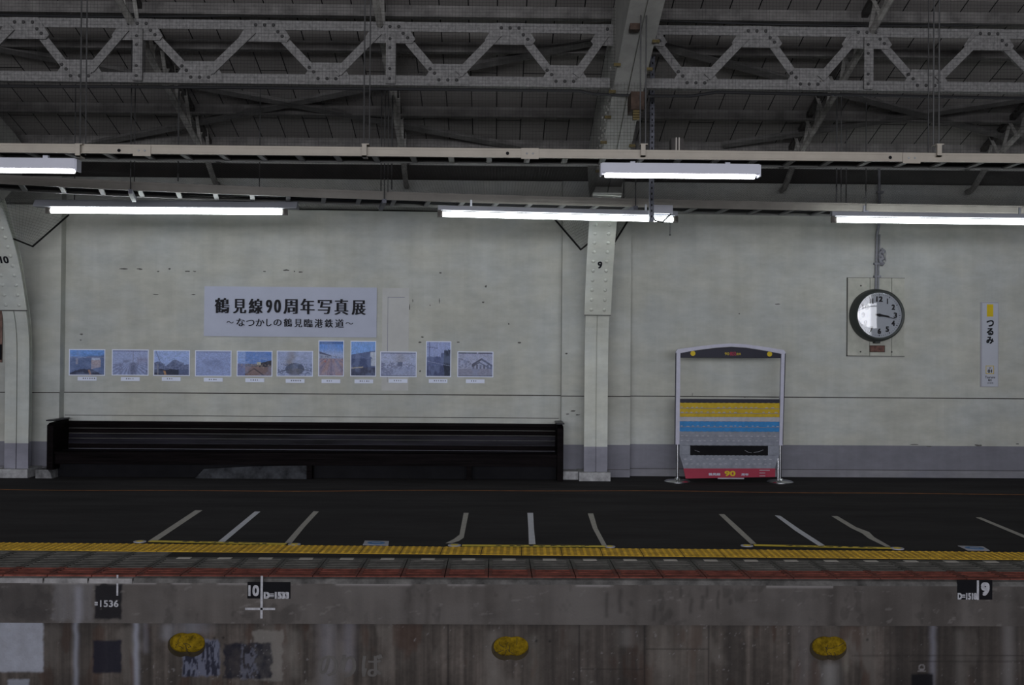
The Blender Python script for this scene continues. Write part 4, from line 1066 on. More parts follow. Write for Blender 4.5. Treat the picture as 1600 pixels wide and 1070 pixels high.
            c[:] = (.33, .35, .48); c = c * (.85 + .3 * n)[..., None]; c = mixc(c, (.05, .05, .07), ((np.abs(v - .72 + .9 * np.abs(u - .68)) < .045) * (u > .4) * .85 + (np.abs(v - .58 + .8 * np.abs(u - .62)) < .03) * (u > .4) * .8)); c = mixc(c, (.08, .08, .11), (u > .38) * (v > .32) * (v < .48) * (np.sin(u * 60) > -.2) * .8); c = mixc(c, (.15, .16, .23), (u < .38) * (v > .35) * (v < .75) * (n2 > .5) * .7); c = mixc(c, (.19, .19, .25), (v < .32) * .7); c = mixc(c, (.02, .02, .03), (v > .955) * .95 * (np.abs(u - .56) > .02)); c = mixc(c, (.08, .09, .13), (v < .03) * .8)
        fine = fbm(u * 34, v * 30, 400 + i, 3); haze = fbm(u * 4, v * 4, 500 + i)
        c = c * (.80 + .75 * fine)[..., None]; c = mixc(c, (.32, .40, .66), .06 + .24 * sstep(.45, .7, haze))  # bluish haze painted in for reflections lying on the prints
        return np.clip(c, 0, 1)
    return f
subj = ['blue toned colour print with a pale building on the right, leftmost in the row', 'faded monochrome print of tracks fanning out, second from the left', 'blue colour print of a dark ridge under pale sky, third from the left',
        'washed out blue print of a faint wooded mound, fourth from the left', 'colour print with brown sleepers and a dark train under blue sky', 'print of a black steam engine under a grey smoke plume',
        'upright colour print of reddish rails and a station house', 'upright colour print of a big roof with a white gable', 'pale monochrome print of a tram in a street, right of the upright roof print',
        'upright dusky print with a dark tree at its right, second from the right', 'monochrome print of curved station roofs, rightmost in the row']
PH = [(108, 545.5, 164, 586.5), (175, 546, 232, 586.5), (240, 547, 296.5, 587), (305, 547.5, 361.5, 588), (370, 548, 425.5, 588), (432.5, 548, 489, 588.2), (497.5, 532, 537.5, 587.8), (547.5, 532.5, 587.7, 588), (594, 549.2, 651, 588.8), (665.5, 533, 705, 588.8), (714.5, 549.2, 770.8, 589.2)]
CP = [(136, 591.5), (203.5, 592), (267.5, 592), (333, 593.2), (398, 594), (461, 595), (517, 595.5), (568.5, 595.8), (622, 595), (684.5, 595.2), (742.5, 595.6)]
for i, (a, b, c_, d_) in enumerate(PH):
    x0, x1, z0, z1 = rect_on_wall(a, b, c_, d_, -.012)
    t = empty('photograph', ((x0 + x1) / 2, 0, z0), subj[i], 'photograph', 'photographs of the wall exhibition')
    MB().box(x0, x1, -.012, -.007, z0, z1).build('sheet', 'white', t)
    m = .011
    fn = pic(i)
    X0, X1, Z0, Z1 = x0 + m, x1 - m, z0 + m, z1 - m
    painted_grid('print', X0, X1, Z0, Z1, -.0132, .004, lambda X, Z: fn((X - X0) / (X1 - X0), (Z - Z0) / (Z1 - Z0)), 'photo', t)
    x, z = at_y(*CP[i], -.012).x, at_y(*CP[i], -.012).z
    t = empty('caption_card', (x, 0, z - .023), 'white caption card under the ' + ('leftmost print with the pale building', 'print of tracks fanning out', 'print of the dark ridge', 'washed out blue print', 'print of brown sleepers and dark train', 'print of the steam engine', 'upright print of reddish rails', 'upright print of the big roof', 'pale print of a tram', 'upright dusky print with a tree', 'rightmost print of curved roofs')[i], 'caption card', 'caption cards under the photographs')
    MB().box(x - .112, x + .112, -.012, -.007, z - .023, z + .023).build('card', 'white', t)
    r_ = random.Random(i); mb = MB(); u = x - .05
    for k in range(r_.randint(3, 6)):
        mb.box(u, u + r_.uniform(.008, .018), -.0127, -.012, z - .004, z + .011); u += .026
    mb.build('caption_text', 'grey_ink', t)
# faded strip of old board behind the tram print
x0, x1, z0, z1 = rect_on_wall(597, 450, 638.5, 610, -.004)
t = empty('covered_sign', ((x0 + x1) / 2, 0, z0), 'tall pale painted-over board on the wall right of the banner', 'board')
MB().box(x0, x1, -.005, 0, z0, z1).build('board', 'cover', t)
a0, a1, _, zt_ = rect_on_wall(605.5, 464, 632, 560, -.005)
MB().box(a0, a0 + .005, -.0062, -.005, z0 + .1, zt_).box(a0, a1, -.0062, -.005, zt_ - .005, zt_).build('outline', 'grey_ink', t)
# sliver of a poster at the left margin
x1 = at_y(3.5, 520, -.162).x
t = empty('poster', (x1 - .25, -.14, at_y(2, 565, -.15).z), 'brownish poster cut off by the left edge beside column 10', 'poster')
MB().box(x1 - .5, x1, -.168, -.155, at_y(2, 566, -.15).z, at_y(2, 470, -.15).z).build('sheet', 'gutter', t)
MB().box(x1 - .5, x1, -.1705, -.168, at_y(2, 562, -.15).z, at_y(2, 538, -.15).z).build('dark_band', 'black', t)

# ================================================================== TRAIN FRONT CUT-OUT ON TWO POSTS
TY = -.62
def T(px, py, Y=TY): p = at_y(px, py, Y); return p.x, p.z
def slab(mb, pts, Y, th):
    return mb.prism([(T(x, y)[0], Y, T(x, y)[1]) for x, y in pts], (0, th, 0))
t = empty('train_cutout', (T(1142, 745)[0], TY, T(1142, 745)[1]), 'hand made photo frame shaped like a train front between two steel posts', 'photo frame')
arch_o = [(1055.5, 550), (1058, 545.5), (1090, 541), (1118, 538), (1142, 536.3), (1166, 538), (1194, 541.8), (1224, 546.8), (1226.5, 551)]
arch_i = [(1225, 554), (1220, 552.8), (1194, 547.5), (1166, 543), (1142, 541.3), (1118, 543), (1090, 546.5), (1062.5, 551.5), (1057, 553)]
slab(MB(), arch_o + arch_i, TY - .03, .05).build('roof_arch', 'frame_white', t)
slab(MB(), [(1056.5, 553), (1062.5, 551.5), (1061, 694), (1055, 694)], TY - .028, .045).build('side_post', 'frame_white', t)
slab(MB(), [(1220, 553), (1225.5, 554), (1222, 695.5), (1216.5, 695.5)], TY - .028, .045).build('side_post', 'frame_white', t)
for k in (0, 1):
    x = (1055.2, 1226)[k]
    slab(MB(), [(x - .6, 552), (x + .8, 552), (x - 1.2 - k * 2.2, 694), (x - 2.2 - k * 2.2, 694)], TY - .0285, .002).build('edge_trim', 'panel_navy', t)
hd = slab(MB(), [(1063, 551), (1090, 547), (1118, 543.5), (1142, 541.8), (1166, 543.5), (1194, 548), (1219.5, 552.5), (1219.5, 559.3), (1063, 558.8)], TY - .012, .014).build('header_panel', 'panel_navy', t)
def disc(px, py, r, m, nm, par):
    x, z = T(px, py); MB().lathe([(r, 0), (r, .004)], (x, TY - .012, z), 'y', 24).build(nm, m, par)
disc(1082.3, 552, .029, 'yellow', 'headlight', hd); disc(1202, 553, .029, 'yellow', 'headlight', hd)
mb = MB()
x0, z0 = T(1132, 555); x1, z1 = T(1139, 550.5)
write(mb, '90', x0, x1, z0, z1, on_wall(TY - .0135))
x0, z0 = T(1150, 555); x1, z1 = T(1157.5, 551)
write(mb, '周年', x0, x1, z0, z1, on_wall(TY - .0135)); mb.build('header_text', 'yellow', hd)
x0, z0 = T(1140, 555.5); x1, z1 = T(1150, 549.5)
write(MB(), '鶴見', x0, x1, z0, z1, on_wall(TY - .0137), .03).build('header_text', 'red', hd)
def dashes(par, y, x0_, x1_, m='panel_white', L=4.2, gap=8.6, h=1.0, seed=1):
    mb = MB(); x = x0_ + 2; r_ = random.Random(seed)
    while x < x1_ - L:
        if r_.random() < .86:
            yy = y + r_.uniform(-.4, .4) + (x - 1140) * .004
            a, b = T(x, yy + h / 2), T(x + L * r_.uniform(.6, 1.1), yy - h / 2)
            mb.box(a[0], b[0], TY - .0165, TY - .0145, a[1], b[1])
        x += gap * r_.uniform(.8, 1.2)
    mb.build('stitching', m, par)
def panel(y0, y1, m, nm, rows=(), x0_=1061.5, x1_=1217.5, th=.014, edge=True):
    """a band made from overlapping strips: small scallops along its lower edge"""
    n_ = 36; low = [(x0_ + (x1_ - x0_) * k / n_, y1 + (x0_ + (x1_ - x0_) * k / n_ - 1140) * .004 + (.5 if k % 2 else -.1)) for k in range(n_ + 1)]
    p = slab(MB(), [(x0_, y0), (x1_, y0 + .6)] + low[::-1], TY - .0145, th).build(nm, m, t)
    for i, y in enumerate(rows):
        dashes(p, y, x0_, x1_, seed=int(y * 7))
        mb = MB(); a, b = T(x0_, y + 1.2), T(x1_, y + 1.8); mb.box(a[0], b[0], TY - .0160, TY - .0145, a[1] - .003, a[1] + .003); mb.build('strip_joint', 'black' if m == 'panel_navy' else 'grey_ink', p)
    return p
panel(623, 629, 'panel_navy', 'dark_strip')
panel(629, 651, 'panel_yellow', 'yellow_band', (636.3, 643.8))
panel(651, 658, 'panel_white', 'white_band')
panel(658, 673.8, 'panel_blue', 'blue_band', (665.5,))
panel(673.8, 695.5, 'panel_grey', 'grey_band', (681, 688.5))
panel(695.5, 710.5, 'panel_grey', 'grey_cheek', (), 1061.5, 1078)
panel(695.5, 710.5, 'panel_grey', 'grey_cheek', (), 1199.5, 1217)
panel(696, 711, 'black', 'grille_panel', (), 1078, 1199.5)
mb = MB()
for pts in (((1163, 703), (1168, 706), (1174, 707)), ((1177, 706.5), (1185, 705.5), (1192, 702.5)), ((1085, 703), (1093, 706))):
    mb.tube([(T(x, y)[0], TY - .016, T(x, y)[1]) for x, y in pts], .002, 4)
mb.build('tape_glint', 'panel_white', t)
p = slab(MB(), [(1061.5, 710.5), (1217, 711), (1210, 731.5), (1068, 731.5)], TY - .0145, .014).build('grey_skirt', 'panel_grey', t)
dashes(p, 717, 1066, 1213, seed=5); dashes(p, 724.5, 1069, 1210, seed=6)
p = slab(MB(), [(1067.5, 731.5), (1211, 731.5), (1210.5, 744.7), (1071, 747.2)], TY - .0185, .012).build('red_bumper', 'red', t)
mb = MB()
x0, z0 = T(1106.5, 742.5); x1, z1 = T(1125, 738.5); write(mb, '鶴見線', x0, x1, z0, z1, on_wall(TY - .0205), .05, .04)
x0, z0 = T(1157.5, 742.8); x1, z1 = T(1169, 739); write(mb, '周年', x0, x1, z0, z1, on_wall(TY - .0205), .05, .04); mb.build('bumper_text', 'frame_white', p)
x0, z0 = T(1131.5, 743.3); x1, z1 = T(1148.5, 735.3); write(MB(), '90', x0, x1, z0, z1, on_wall(TY - .0205), .06, .04).build('bumper_number', 'yellow', p)
mb = MB()
for y in (734.2, 738.5, 743):
    a, b = T(1186, y + .5), T(1186 + (16 if y < 735 else 9), y - .4); mb.box(a[0], b[0], TY - .0205, TY - .0185, a[1], b[1])
mb.build('fine_print', 'panel_white', p)
x0, z0 = T(1121, 747.8); x1, z1 = T(1162, 746.2)
MB().box(x0, x1, TY - .022, TY - .010, z0, z1).build('bottom_batten', 'panel_white', t)
def stanchion(px, label, two=False):
    a = at_z(px, 752.5 if not two else 754.5, 0); a.y = TY + .04
    x = at_y(px, 720, TY + .04).x
    t = empty('stanchion', (x, a.y, 0), label, 'post', 'polished posts holding the train cut-out')
    MB().lathe([(.152, 0), (.152, .008), (.13, .022), (.04, .03), (.026, .05)], (x, a.y, 0), 'z', 40).build('foot', 'chrome', t, smooth=True)
    MB().tube([(x, a.y, .03), (x, a.y, T(1057, 560)[1] if not two else 1.0)], .0165, 14).build('pole', 'chrome', t, smooth=True)
    if two: MB().tube([(x - .032, a.y - .03, .028), (x - .026, a.y - .01, .55)], .012, 10).build('brace', 'chrome', t, smooth=True)
stanchion(1058.7, 'polished steel post left of the train cut-out')
stanchion(1219.0, 'polished steel post right of the train cut-out', True)

# ================================================================== CLOCK
x0, x1, z0, z1 = rect_on_wall(1324, 434, 1413.5, 556, -.02)
t = empty('clock_board', ((x0 + x1) / 2, 0, z0), 'cream painted wooden board behind the round clock', 'board')
e1 = x0 + (x1 - x0) * .39; e2 = x0 + (x1 - x0) * .775
for a, b in ((x0, e1 - .003), (e1 + .003, e2 - .003), (e2 + .003, x1)):
    MB().box(a, b, -.022, -.002, z0, z1).build('plank', 'wallboard', t)
MB().box(x0 - .008, x0, -.024, -.001, z0 - .008, z1 + .005).box(x0 - .008, x1 + .004, -.024, -.001, z0 - .008, z0).box(x0 - .008, x1 + .004, -.024, -.001, z1, z1 + .005).build('edge_strip', 'edge_grey', t)
nail = None
for u, v in ((.23, .90), (.23, .05), (.78, .05)):
    p = (x0 + (x1 - x0) * u, -.022, z0 + (z1 - z0) * v)
    if nail is None: nail = dome(p, .010, .004, (0, -1, 0)).build('nail', 'dark_steel', t, origin=p)
    else: stamp(nail, p)
cp = at_y(1375, 492.2, -.19); R_ = .315
t = empty('wall_clock', (cp.x, -.022, cp.z), 'round station clock with dark rim showing about quarter past three', 'clock')
cc = Vector((cp.x, 0, cp.z))
MB().lathe([(R_ - .01, .022), (R_ + .005, .04), (R_, .10), (R_ - .01, .17), (R_ - .03, .195), (R_ - .045, .192), (R_ - .046, .165), (.0, .165)], cc, 'y', 64).build('case', 'clock_rim', t, smooth=True)
face = MB().lathe([(R_ - .047, .165), (R_ - .047, .167), (0.001, .167)], cc, 'y', 64).build('dial', 'clock_face', t)
mb = MB()
FYc = -.1685
for k in range(1, 13):
    a = math.radians(90 - 30 * k); r_ = .192; s_ = str(k)
    hx = .021 if len(s_) == 1 else .040
    if k == 1: hx = .007
    if k == 11: hx = .022
    cx, cz = cc.x + r_ * math.cos(a), cc.z + r_ * math.sin(a)
    write(mb, s_, cx - hx, cx + hx, cz - .033, cz + .033, on_wall(FYc), .07, .05)
mb.build('numerals', 'ink', face)
mb = MB()
for k in range(60):
    a = math.radians(6 * k); r0 = .247; L_ = .007 if k % 5 else .012; w_ = .0022 if k % 5 else .005
    d = Vector((math.cos(a), 0, math.sin(a))); n_ = Vector((-d.z, 0, d.x)); c0 = Vector((cc.x, FYc, cc.z))
    mb.add([c0 + d * (r0 - L_) + n_ * w_, c0 + d * (r0 - L_) - n_ * w_, c0 + d * (r0 + L_ * .4) - n_ * w_, c0 + d * (r0 + L_ * .4) + n_ * w_], [(0, 1, 2, 3)])
mb.build('minute_marks', 'ink', face)
def hand(ang, L_, w_, y, nm):
    a = math.radians(90 - ang); d = Vector((math.cos(a), 0, math.sin(a))); n_ = Vector((-d.z, 0, d.x)); c0 = Vector((cc.x, y, cc.z))
    MB().prism([c0 - d * .05 + n_ * w_ * .7, c0 - d * .05 - n_ * w_ * .7, c0 - n_ * w_, c0 + d * L_ * .8 - n_ * w_ * .6, c0 + d * L_, c0 + d * L_ * .8 + n_ * w_ * .6, c0 + n_ * w_], (0, .002, 0)).build(nm, 'ink', t)
hand(98, .13, .015, -.174, 'hour_hand'); hand(103, .225, .006, -.178, 'minute_hand')
MB().lathe([(.02, .168), (.02, .1785), (.0, .179)], cc, 'y', 20).build('hub', 'ink', t)
prof_g = [(R_ - .047, .180)] + [((R_ - .047) * math.cos(math.radians(90 * k / 8)), .180 + .006 * math.sin(math.radians(90 * k / 8))) for k in range(1, 8)] + [(.002, .186)]
MB().lathe(prof_g, cc, 'y', 64).build('glass', 'glass', t, smooth=True)
MB().box(cc.x - .03, cc.x + .03, -.12, -.03, cc.z - R_ - .02, cc.z - R_ + .01).build('latch', 'clock_rim', t)
x0, x1, z0, z1 = rect_on_wall(1358.5, 539.5, 1382.5, 550, -.03)
t = empty('name_plate', ((x0 + x1) / 2, -.022, z0), 'small dark bronze plate below the round clock', 'plate')
MB().box(x0, x1, -.034, -.022, z0, z1).build('plate', 'bronze', t)
mb = MB(); mb.box(x0, x1, -.038, -.034, z0, z0 + .006).box(x0, x1, -.038, -.034, z1 - .006, z1).box(x0, x0 + .006, -.038, -.034, z0, z1).box(x1 - .006, x1, -.038, -.034, z0, z1)
mb.build('plate_rim', 'rust', t)
# conduit feeding the clock
pts = [at_y(1373.5, 258, -.10), at_y(1374, 320, -.10), at_y(1374, 347, -.09), at_y(1370.5, 366, -.035), at_y(1369.5, 400, -.035), at_y(1368.5, 452, -.035)]
t = empty('conduit', pts[-1], 'thin grey conduit dropping down the wall into the clock', 'conduit')
MB().tube(pts, .016, 10).build('pipe', 'conduit_grey', t, smooth=True)
MB().tube([p + Vector((.032, 0, 0)) for p in pts[3:]], .009, 8).build('pipe', 'conduit_grey', t, smooth=True)
for py in (300, 412, 432):
    p = at_y(1369.5 if py > 350 else 1374, py, -.035 if py > 350 else -.1)
    MB().box(p.x - .03, p.x + .05, p.y - .02, p.y + .03, p.z - .012, p.z + .012).build('clip', 'conduit_grey', t)
p = at_y(1376, 402, -.05)
mb = MB(); r_ = random.Random(8)
pts = [(p.x + .02 * math.sin(k * 1.7) + .01, -.05 + .01 * math.cos(k * 2.1), p.z + .10 - k * .022) for k in range(10)]
mb.tube(pts, [.022, .03, .034, .03, .026, .03, .032, .022, .026, .012], 8)
mb.tube([(p.x - .06, -.04, p.z - .09), (p.x - .045, -.05, p.z - .055), (p.x - .02, -.05, p.z - .075), (p.x + .01, -.05, p.z - .05)], .008, 6)
mb.tube([(p.x + .03, -.04, p.z + .1), (p.x + .065, -.05, p.z + .06), (p.x + .06, -.05, p.z), (p.x + .065, -.05, p.z - .05)], .004, 6)
tag(mb.build('cable_coil', 'conduit_grey', smooth=True), 'small grey tangle of tied cable beside the conduit above the clock', 'cable')

# ================================================================== STATION NAME SIGN
x0, x1, z0, z1 = rect_on_wall(1534, 473, 1559.3, 604, -.02)
t = empty('station_sign', ((x0 + x1) / 2, 0, z0), 'tall narrow white station name sign with a yellow block, at the right of the wall', 'sign')
MB().box(x0 - .012, x1 + .012, -.012, 0, z0 - .006, z1 + .012).build('backing', 'signpale', t)
MB().box(x0, x1, -.022, -.012, z0, z1).build('board', 'signwhite', t)
def su(px, py): return at_y(1500 + px / 6.69, 460 + py / 6.6875, -.0235)
def tbox(mb, a, b, c_, d_): p, q = su(a, d_), su(c_, b); return mb.box(p.x, q.x, -.0235, -.022, p.z, q.z)
tbox(MB(), 281, 103, 348, 231).build('yellow_block', 'yellow', t)
mb = MB()
for ch, a, b, c_, d_ in (('つ', 277, 268, 354, 336), ('る', 278, 350, 350, 426), ('み', 275, 440, 352, 516)):
    p, q = su(a, d_), su(c_, b); write(mb, ch, p.x, q.x, p.z, q.z, on_wall(-.0235), .045, .045)
p, q = su(290, 816), su(334, 784); write(mb, '01', p.x, q.x, p.z, q.z, on_wall(-.0235), .05, .04)
for s_, a, b, c_, d_ in (('JI', 302, 760, 322, 777), ('Tsurumi', 262, 852, 366, 876), ('鶴見', 294, 884, 333, 906), ('쓰루미', 284, 917, 346, 935)):
    p, q = su(a, d_), su(c_, b); write(mb, s_, p.x, q.x, p.z, q.z, on_wall(-.0235), .02)
mb.build('lettering', 'ink', t)
mb = MB(); tbox(mb, 270, 744, 356, 750); tbox(mb, 270, 824, 356, 830); tbox(mb, 270, 744, 276, 830); tbox(mb, 350, 744, 356, 830)
mb.build('number_frame', 'yellow', t)

# ================================================================== PLATFORM MARKINGS
# thin painted line near the wall
pts = [(x, 764 + 5.5 * min(1, max(0, (x + 50) / 450)) - (2.0 if 450 < x < 800 else 0) + .6 * math.sin(x / 70)) for x in range(-60, 1680, 30)]
pts = [(x, 764 + .0042 * x + 1.4 * math.sin(x / 210 + .3) + .5 * math.sin(x / 60)) for x in range(-60, 1680, 25)]
a_ = [at_z(x, y - .55, .002) for x, y in pts]; b_ = [at_z(x, y + .55, .002) for x, y in pts]
tag(MB().strip(a_, b_).build('floor_line', 'orange'), 'thin wavy orange line painted along the platform near the wall', 'painted line')
def tape(name, m, L, R, label, group=None, cat_='floor tape'):
    a = [at_z(x, y, .003) for x, y in L]; b = [at_z(x, y, .003) for x, y in R]
    mb = MB().strip(a, b); n_ = len(a)
    return tag(mb.build(name, m), label, cat_, group)
GQ = 'queue tapes on the platform'
tape('queue_tape', 'tape', [(305, 797), (231, 845.5)], [(316.5, 797), (244, 845.5)], 'leftmost queue tape, pale grey, leaning right', GQ)
tape('queue_tape', 'tape_white', [(398, 799), (340, 846.5)], [(407, 799), (351, 846.5)], 'white queue tape in the middle of the left trio', GQ)
tape('queue_tape', 'tape', [(490, 798.5), (468, 822), (445, 848)], [(498.3, 799), (477, 822), (456, 848)], 'grey queue tape ending the left trio, right of the white one', GQ)
tape('queue_tape', 'tape', [(724.5, 801), (718, 835), (709, 842), (696, 848.5)], [(732.3, 801), (724.5, 840), (717, 845), (706, 848.5)], 'grey queue tape with a kinked foot, first of the middle trio', GQ)
tape('queue_tape', 'tape_white', [(824, 801), (825.5, 825), (826.3, 850)], [(833, 801), (834.3, 825), (836.8, 850)], 'white queue tape running straight to the viewer, middle trio', GQ)
tape('queue_tape', 'tape', [(918.4, 802), (926, 825), (940.5, 852)], [(927, 802), (933.6, 825), (948, 852)], 'grey queue tape curving right, last of the middle trio', GQ)
tape('queue_tape', 'tape', [(1123, 803), (1147, 826), (1172.5, 849.5)], [(1131.5, 803), (1157, 826), (1182, 849.5)], 'grey queue tape below the train cut-out, first of the right trio', GQ)
tape('queue_tape', 'tape_white', [(1210.5, 805), (1242.5, 829), (1279, 852.5)], [(1219.3, 805.7), (1250, 827), (1289, 852)], 'white queue tape in the middle of the right trio', GQ)
tape('queue_tape', 'tape', [(1299, 806), (1330, 825), (1347, 833), (1357, 841), (1384, 854)], [(1308.5, 806), (1338, 823.5), (1358, 831), (1366, 839), (1392, 854)], 'grey queue tape with a wavy kink, last of the right trio', GQ)
tape('queue_tape', 'tape', [(1524.5, 808.3), (1650, 861)], [(1533, 808.3), (1662, 861)], 'grey queue tape at the far right edge of the photo', GQ)
GS = 'round stickers at the feet of the tapes'
for x, y, r_, lab in ((218.5, 845.3, .047, 'left foot of the leftmost queue tape'), (460, 849.7, .047, 'foot of the last tape in the left trio'), (710, 851, .05, 'foot of the kinked tape in the middle trio'), (953, 853.2, .041, 'foot of the curved tape in the middle trio'), (1167, 851.7, .048, 'foot of the first tape in the right trio'), (1402, 856, .05, 'foot of the wavy tape in the right trio')):
    p = at_z(x, y, 0.006)
    t = empty('floor_sticker', p - Vector((0, 0, .006)), 'small white round sticker at the ' + lab, 'sticker', GS)
    MB().lathe([(r_, .0), (r_, .006)], (p.x, p.y, 0.0), 'z', 24).build('disc', 'panel_white', t)
    MB().lathe([(r_ * .6, .006), (r_ * .6, .0075)], (p.x, p.y, 0.0), 'z', 20).build('centre', 'tape_yellow', t)
for q, lab in ((((570, 844.3), (607.7, 845), (606.7, 851.7), (566.8, 851)), 'white floor sticker with a blue oval between the left and middle tapes'), (((1496.6, 852.3), (1536, 853.4), (1546.5, 859.6), (1512, 859.2)), 'white floor sticker with a blue oval near the right end of the platform')):
    P = [at_z(x, y, .004) for x, y in q]; c0 = sum(P, Vector()) / 4
    t = empty('floor_notice', Vector((c0.x, c0.y, 0)), lab, 'sticker', 'floor notices with blue ovals')
    MB().prism(P, (0, 0, -.003)).build('sheet', 'panel_white', t)
    ux, uy = (P[1] - P[0]) / 2, (P[0] - P[3]) / 2
    MB().prism([c0 + ux * .72 * math.cos(k * math.pi / 12) + uy * .68 * math.sin(k * math.pi / 12) for k in range(24)], (0, 0, .0012)).build('blue_oval', 'blue', t)
    MB().prism([c0 + ux * (.35 * s) + uy * (.10 * v) for s, v in ((-1, -1), (1, -1), (1, 1), (-1, 1))], (0, 0, .0018)).build('oval_text', 'panel_white', t)
# yellow printed tapes
for xa, ya, xb, yb, lab in ((234, 845.2, 447, 849.8, 'yellow printed floor tape across the left trio of queue tapes'), (722, 851.8, 946, 853.6, 'yellow printed floor tape across the middle trio of queue tapes'), (1178, 851.4, 1392, 856.4, 'yellow printed floor tape across the right trio of queue tapes')):
    a, b = at_z(xa, ya, .0045), at_z(xb, yb, .0045); d = (b - a).normalized(); n_ = Vector((-d.y, d.x, 0)); L_ = (b - a).length
    t = empty('printed_tape', (a + b) / 2 - Vector((0, 0, .0045)), lab, 'floor tape', 'yellow printed tapes')
    MB().prism([a - n_ * .035, b - n_ * .035, b + n_ * .035, a + n_ * .035], (0, 0, .001)).build('band', 'tape_yellow', t)
    mb = MB(); z3 = Vector((0, 0, .0014)); r_ = random.Random(xa)
    for k in range(9):
        u = .24 + .075 * k
        for q in range(3):
            o = a + d * (L_ * u + r_.uniform(0, .04)) + n_ * r_.uniform(-.02, .02) + z3
            mb.prism([o - d * .016 - n_ * .008, o + d * .016 - n_ * .008, o + d * .016 + n_ * .008, o - d * .016 + n_ * .008], (0, 0, .0005))
    mb.build('print', 'ink', t)
# tactile tiles
tp, tq = at_z(0, 859.6, 0), at_z(1600, 875.0, 0)
td = (tq - tp); td.z = 0; td.normalize(); tn = Vector((-td.y, td.x, 0)); tw = at_z(800, 855.6, 0); tdep = (tw - at_z(800, 867.3, 0)).length
ang = math.atan2(td.y, td.x); TW = .2965
base = None
start = at_z(437, 862, 0); o0 = tp + td * (start - tp).dot(td)
lab_t = 'yellow studded tactile tile in the row along the platform edge'
for k in range(-17, 26):
    o = o0 + td * (TW * k)
    if base is None:
        mb = MB(); w2 = TW - .006
        mb.box(0, w2, 0, tdep, .0005, .003)
        nx, ny = 6, 7
        for i in range(nx):
            for j in range(ny):
                c0 = ((i + .5) * w2 / nx, (j + .5) * tdep / ny, .003); q = len(mb.v)
                for rr, h in ((.0150, 0), (.009, .005)):
                    mb.v += [Vector((c0[0] + rr * math.cos(a * math.pi / 4), c0[1] + rr * math.sin(a * math.pi / 4), c0[2] + h)) for a in range(8)]
                mb.f += [[q + a, q + (a + 1) % 8, q + 8 + (a + 1) % 8, q + 8 + a] for a in range(8)] + [[q + 8 + a for a in range(8)]]
        base = mb.build('tactile_tile', 'tactile', origin=(0, 0, 0)); tag(base, lab_t, 'tactile tile', 'tactile tiles along the platform edge')
        b_ = base
    else:
        b_ = base.copy(); C.objects.link(b_)
    b_.location = o; b_.rotation_euler = (0, 0, ang)
    WORLD[b_] = o.copy()
# edge gratings
GP = .2885
gfront, gback = -5.90, FY + .004
xg = at_y(419.6, 900, gfront).x
def grating(y1, sticker, label, grp, xo):
    t = empty('edge_grating', (xo + GP / 2, (gfront + y1) / 2, -.060), label, 'edge grating', grp)
    xa, xb = xo + .003, xo + GP - .003
    MB().box(xa, xb, gfront, y1, -.060, -.050).build('tray', 'pit', t)
    yr = gfront + .262
    mb = MB().box(xa, xa + .022, yr, y1, -.022, 0).box(xb - .022, xb, yr, y1, -.022, 0).box(xa + .022, xb - .022, y1 - .07, y1, -.022, 0)
    y = yr + .012
    while y < y1 - .08: mb.box(xa + .022, xb - .022, y, y + .022, -.007, -.001); y += .060
    mb.build('grate', 'grate', t)
    mb = MB().box(xa, xa + .022, gfront, yr, -.022, 0).box(xb - .022, xb, gfront, yr, -.022, 0).box(xa + .022, xb - .022, gfront, gfront + .035, -.022, 0)
    y = gfront + .047
    while y < yr - .01: mb.box(xa + .022, xb - .022, y, y + .022, -.007, -.001); y += .058
    mb.build('red_grate', 'grate_red', t)
    if sticker:
        xm = (xa + xb) / 2; MB().box(xm - .048, xm + .048, y1 - .066, y1 - .008, 0, .0015).build('sticker', 'sticker', t)
    return t
gs = grating(gback, True, 'slatted platform edge grating with a red front and a white sticker', 'edge gratings with white stickers', xg)
gl_ = grating(gback + .238, False, 'longer slatted edge grating without a sticker at the left end', 'longer edge gratings at the left', xg - 4 * GP)
for k in range(-3, 21):
    if k: dup(gs, (GP * k, 0, 0))
for k in range(-8, -4): dup(gl_, (GP * (k + 4), 0, 0))
structure(MB().box(xg - 3 * GP, PX, FY - .0005, FY + .001, -.04, -.001).build('trim_41', 'lip'))
# platform lip in front of the gratings
lx = xg - 3 * GP
structure(MB().prism([(lx, EDGE - .002, -.028), (lx, EDGE + .008, -.012), (lx, gfront, -.006), (lx, gfront, -.04), (lx, EDGE - .002, -.04)], (9, 0, 0)).build('trim_42', 'lip'))
f = None
for k in range(4):
    xa = lx - GP * (k + 1)
    m = MB().box(xa + .006, xa + GP - .006, EDGE - .012, gfront, -.042, -.010)
    tag(m.build('lip_block', 'lip_pale'), 'pale concrete lip block along the platform edge at the far left', 'lip block', 'pale lip blocks at the left end')

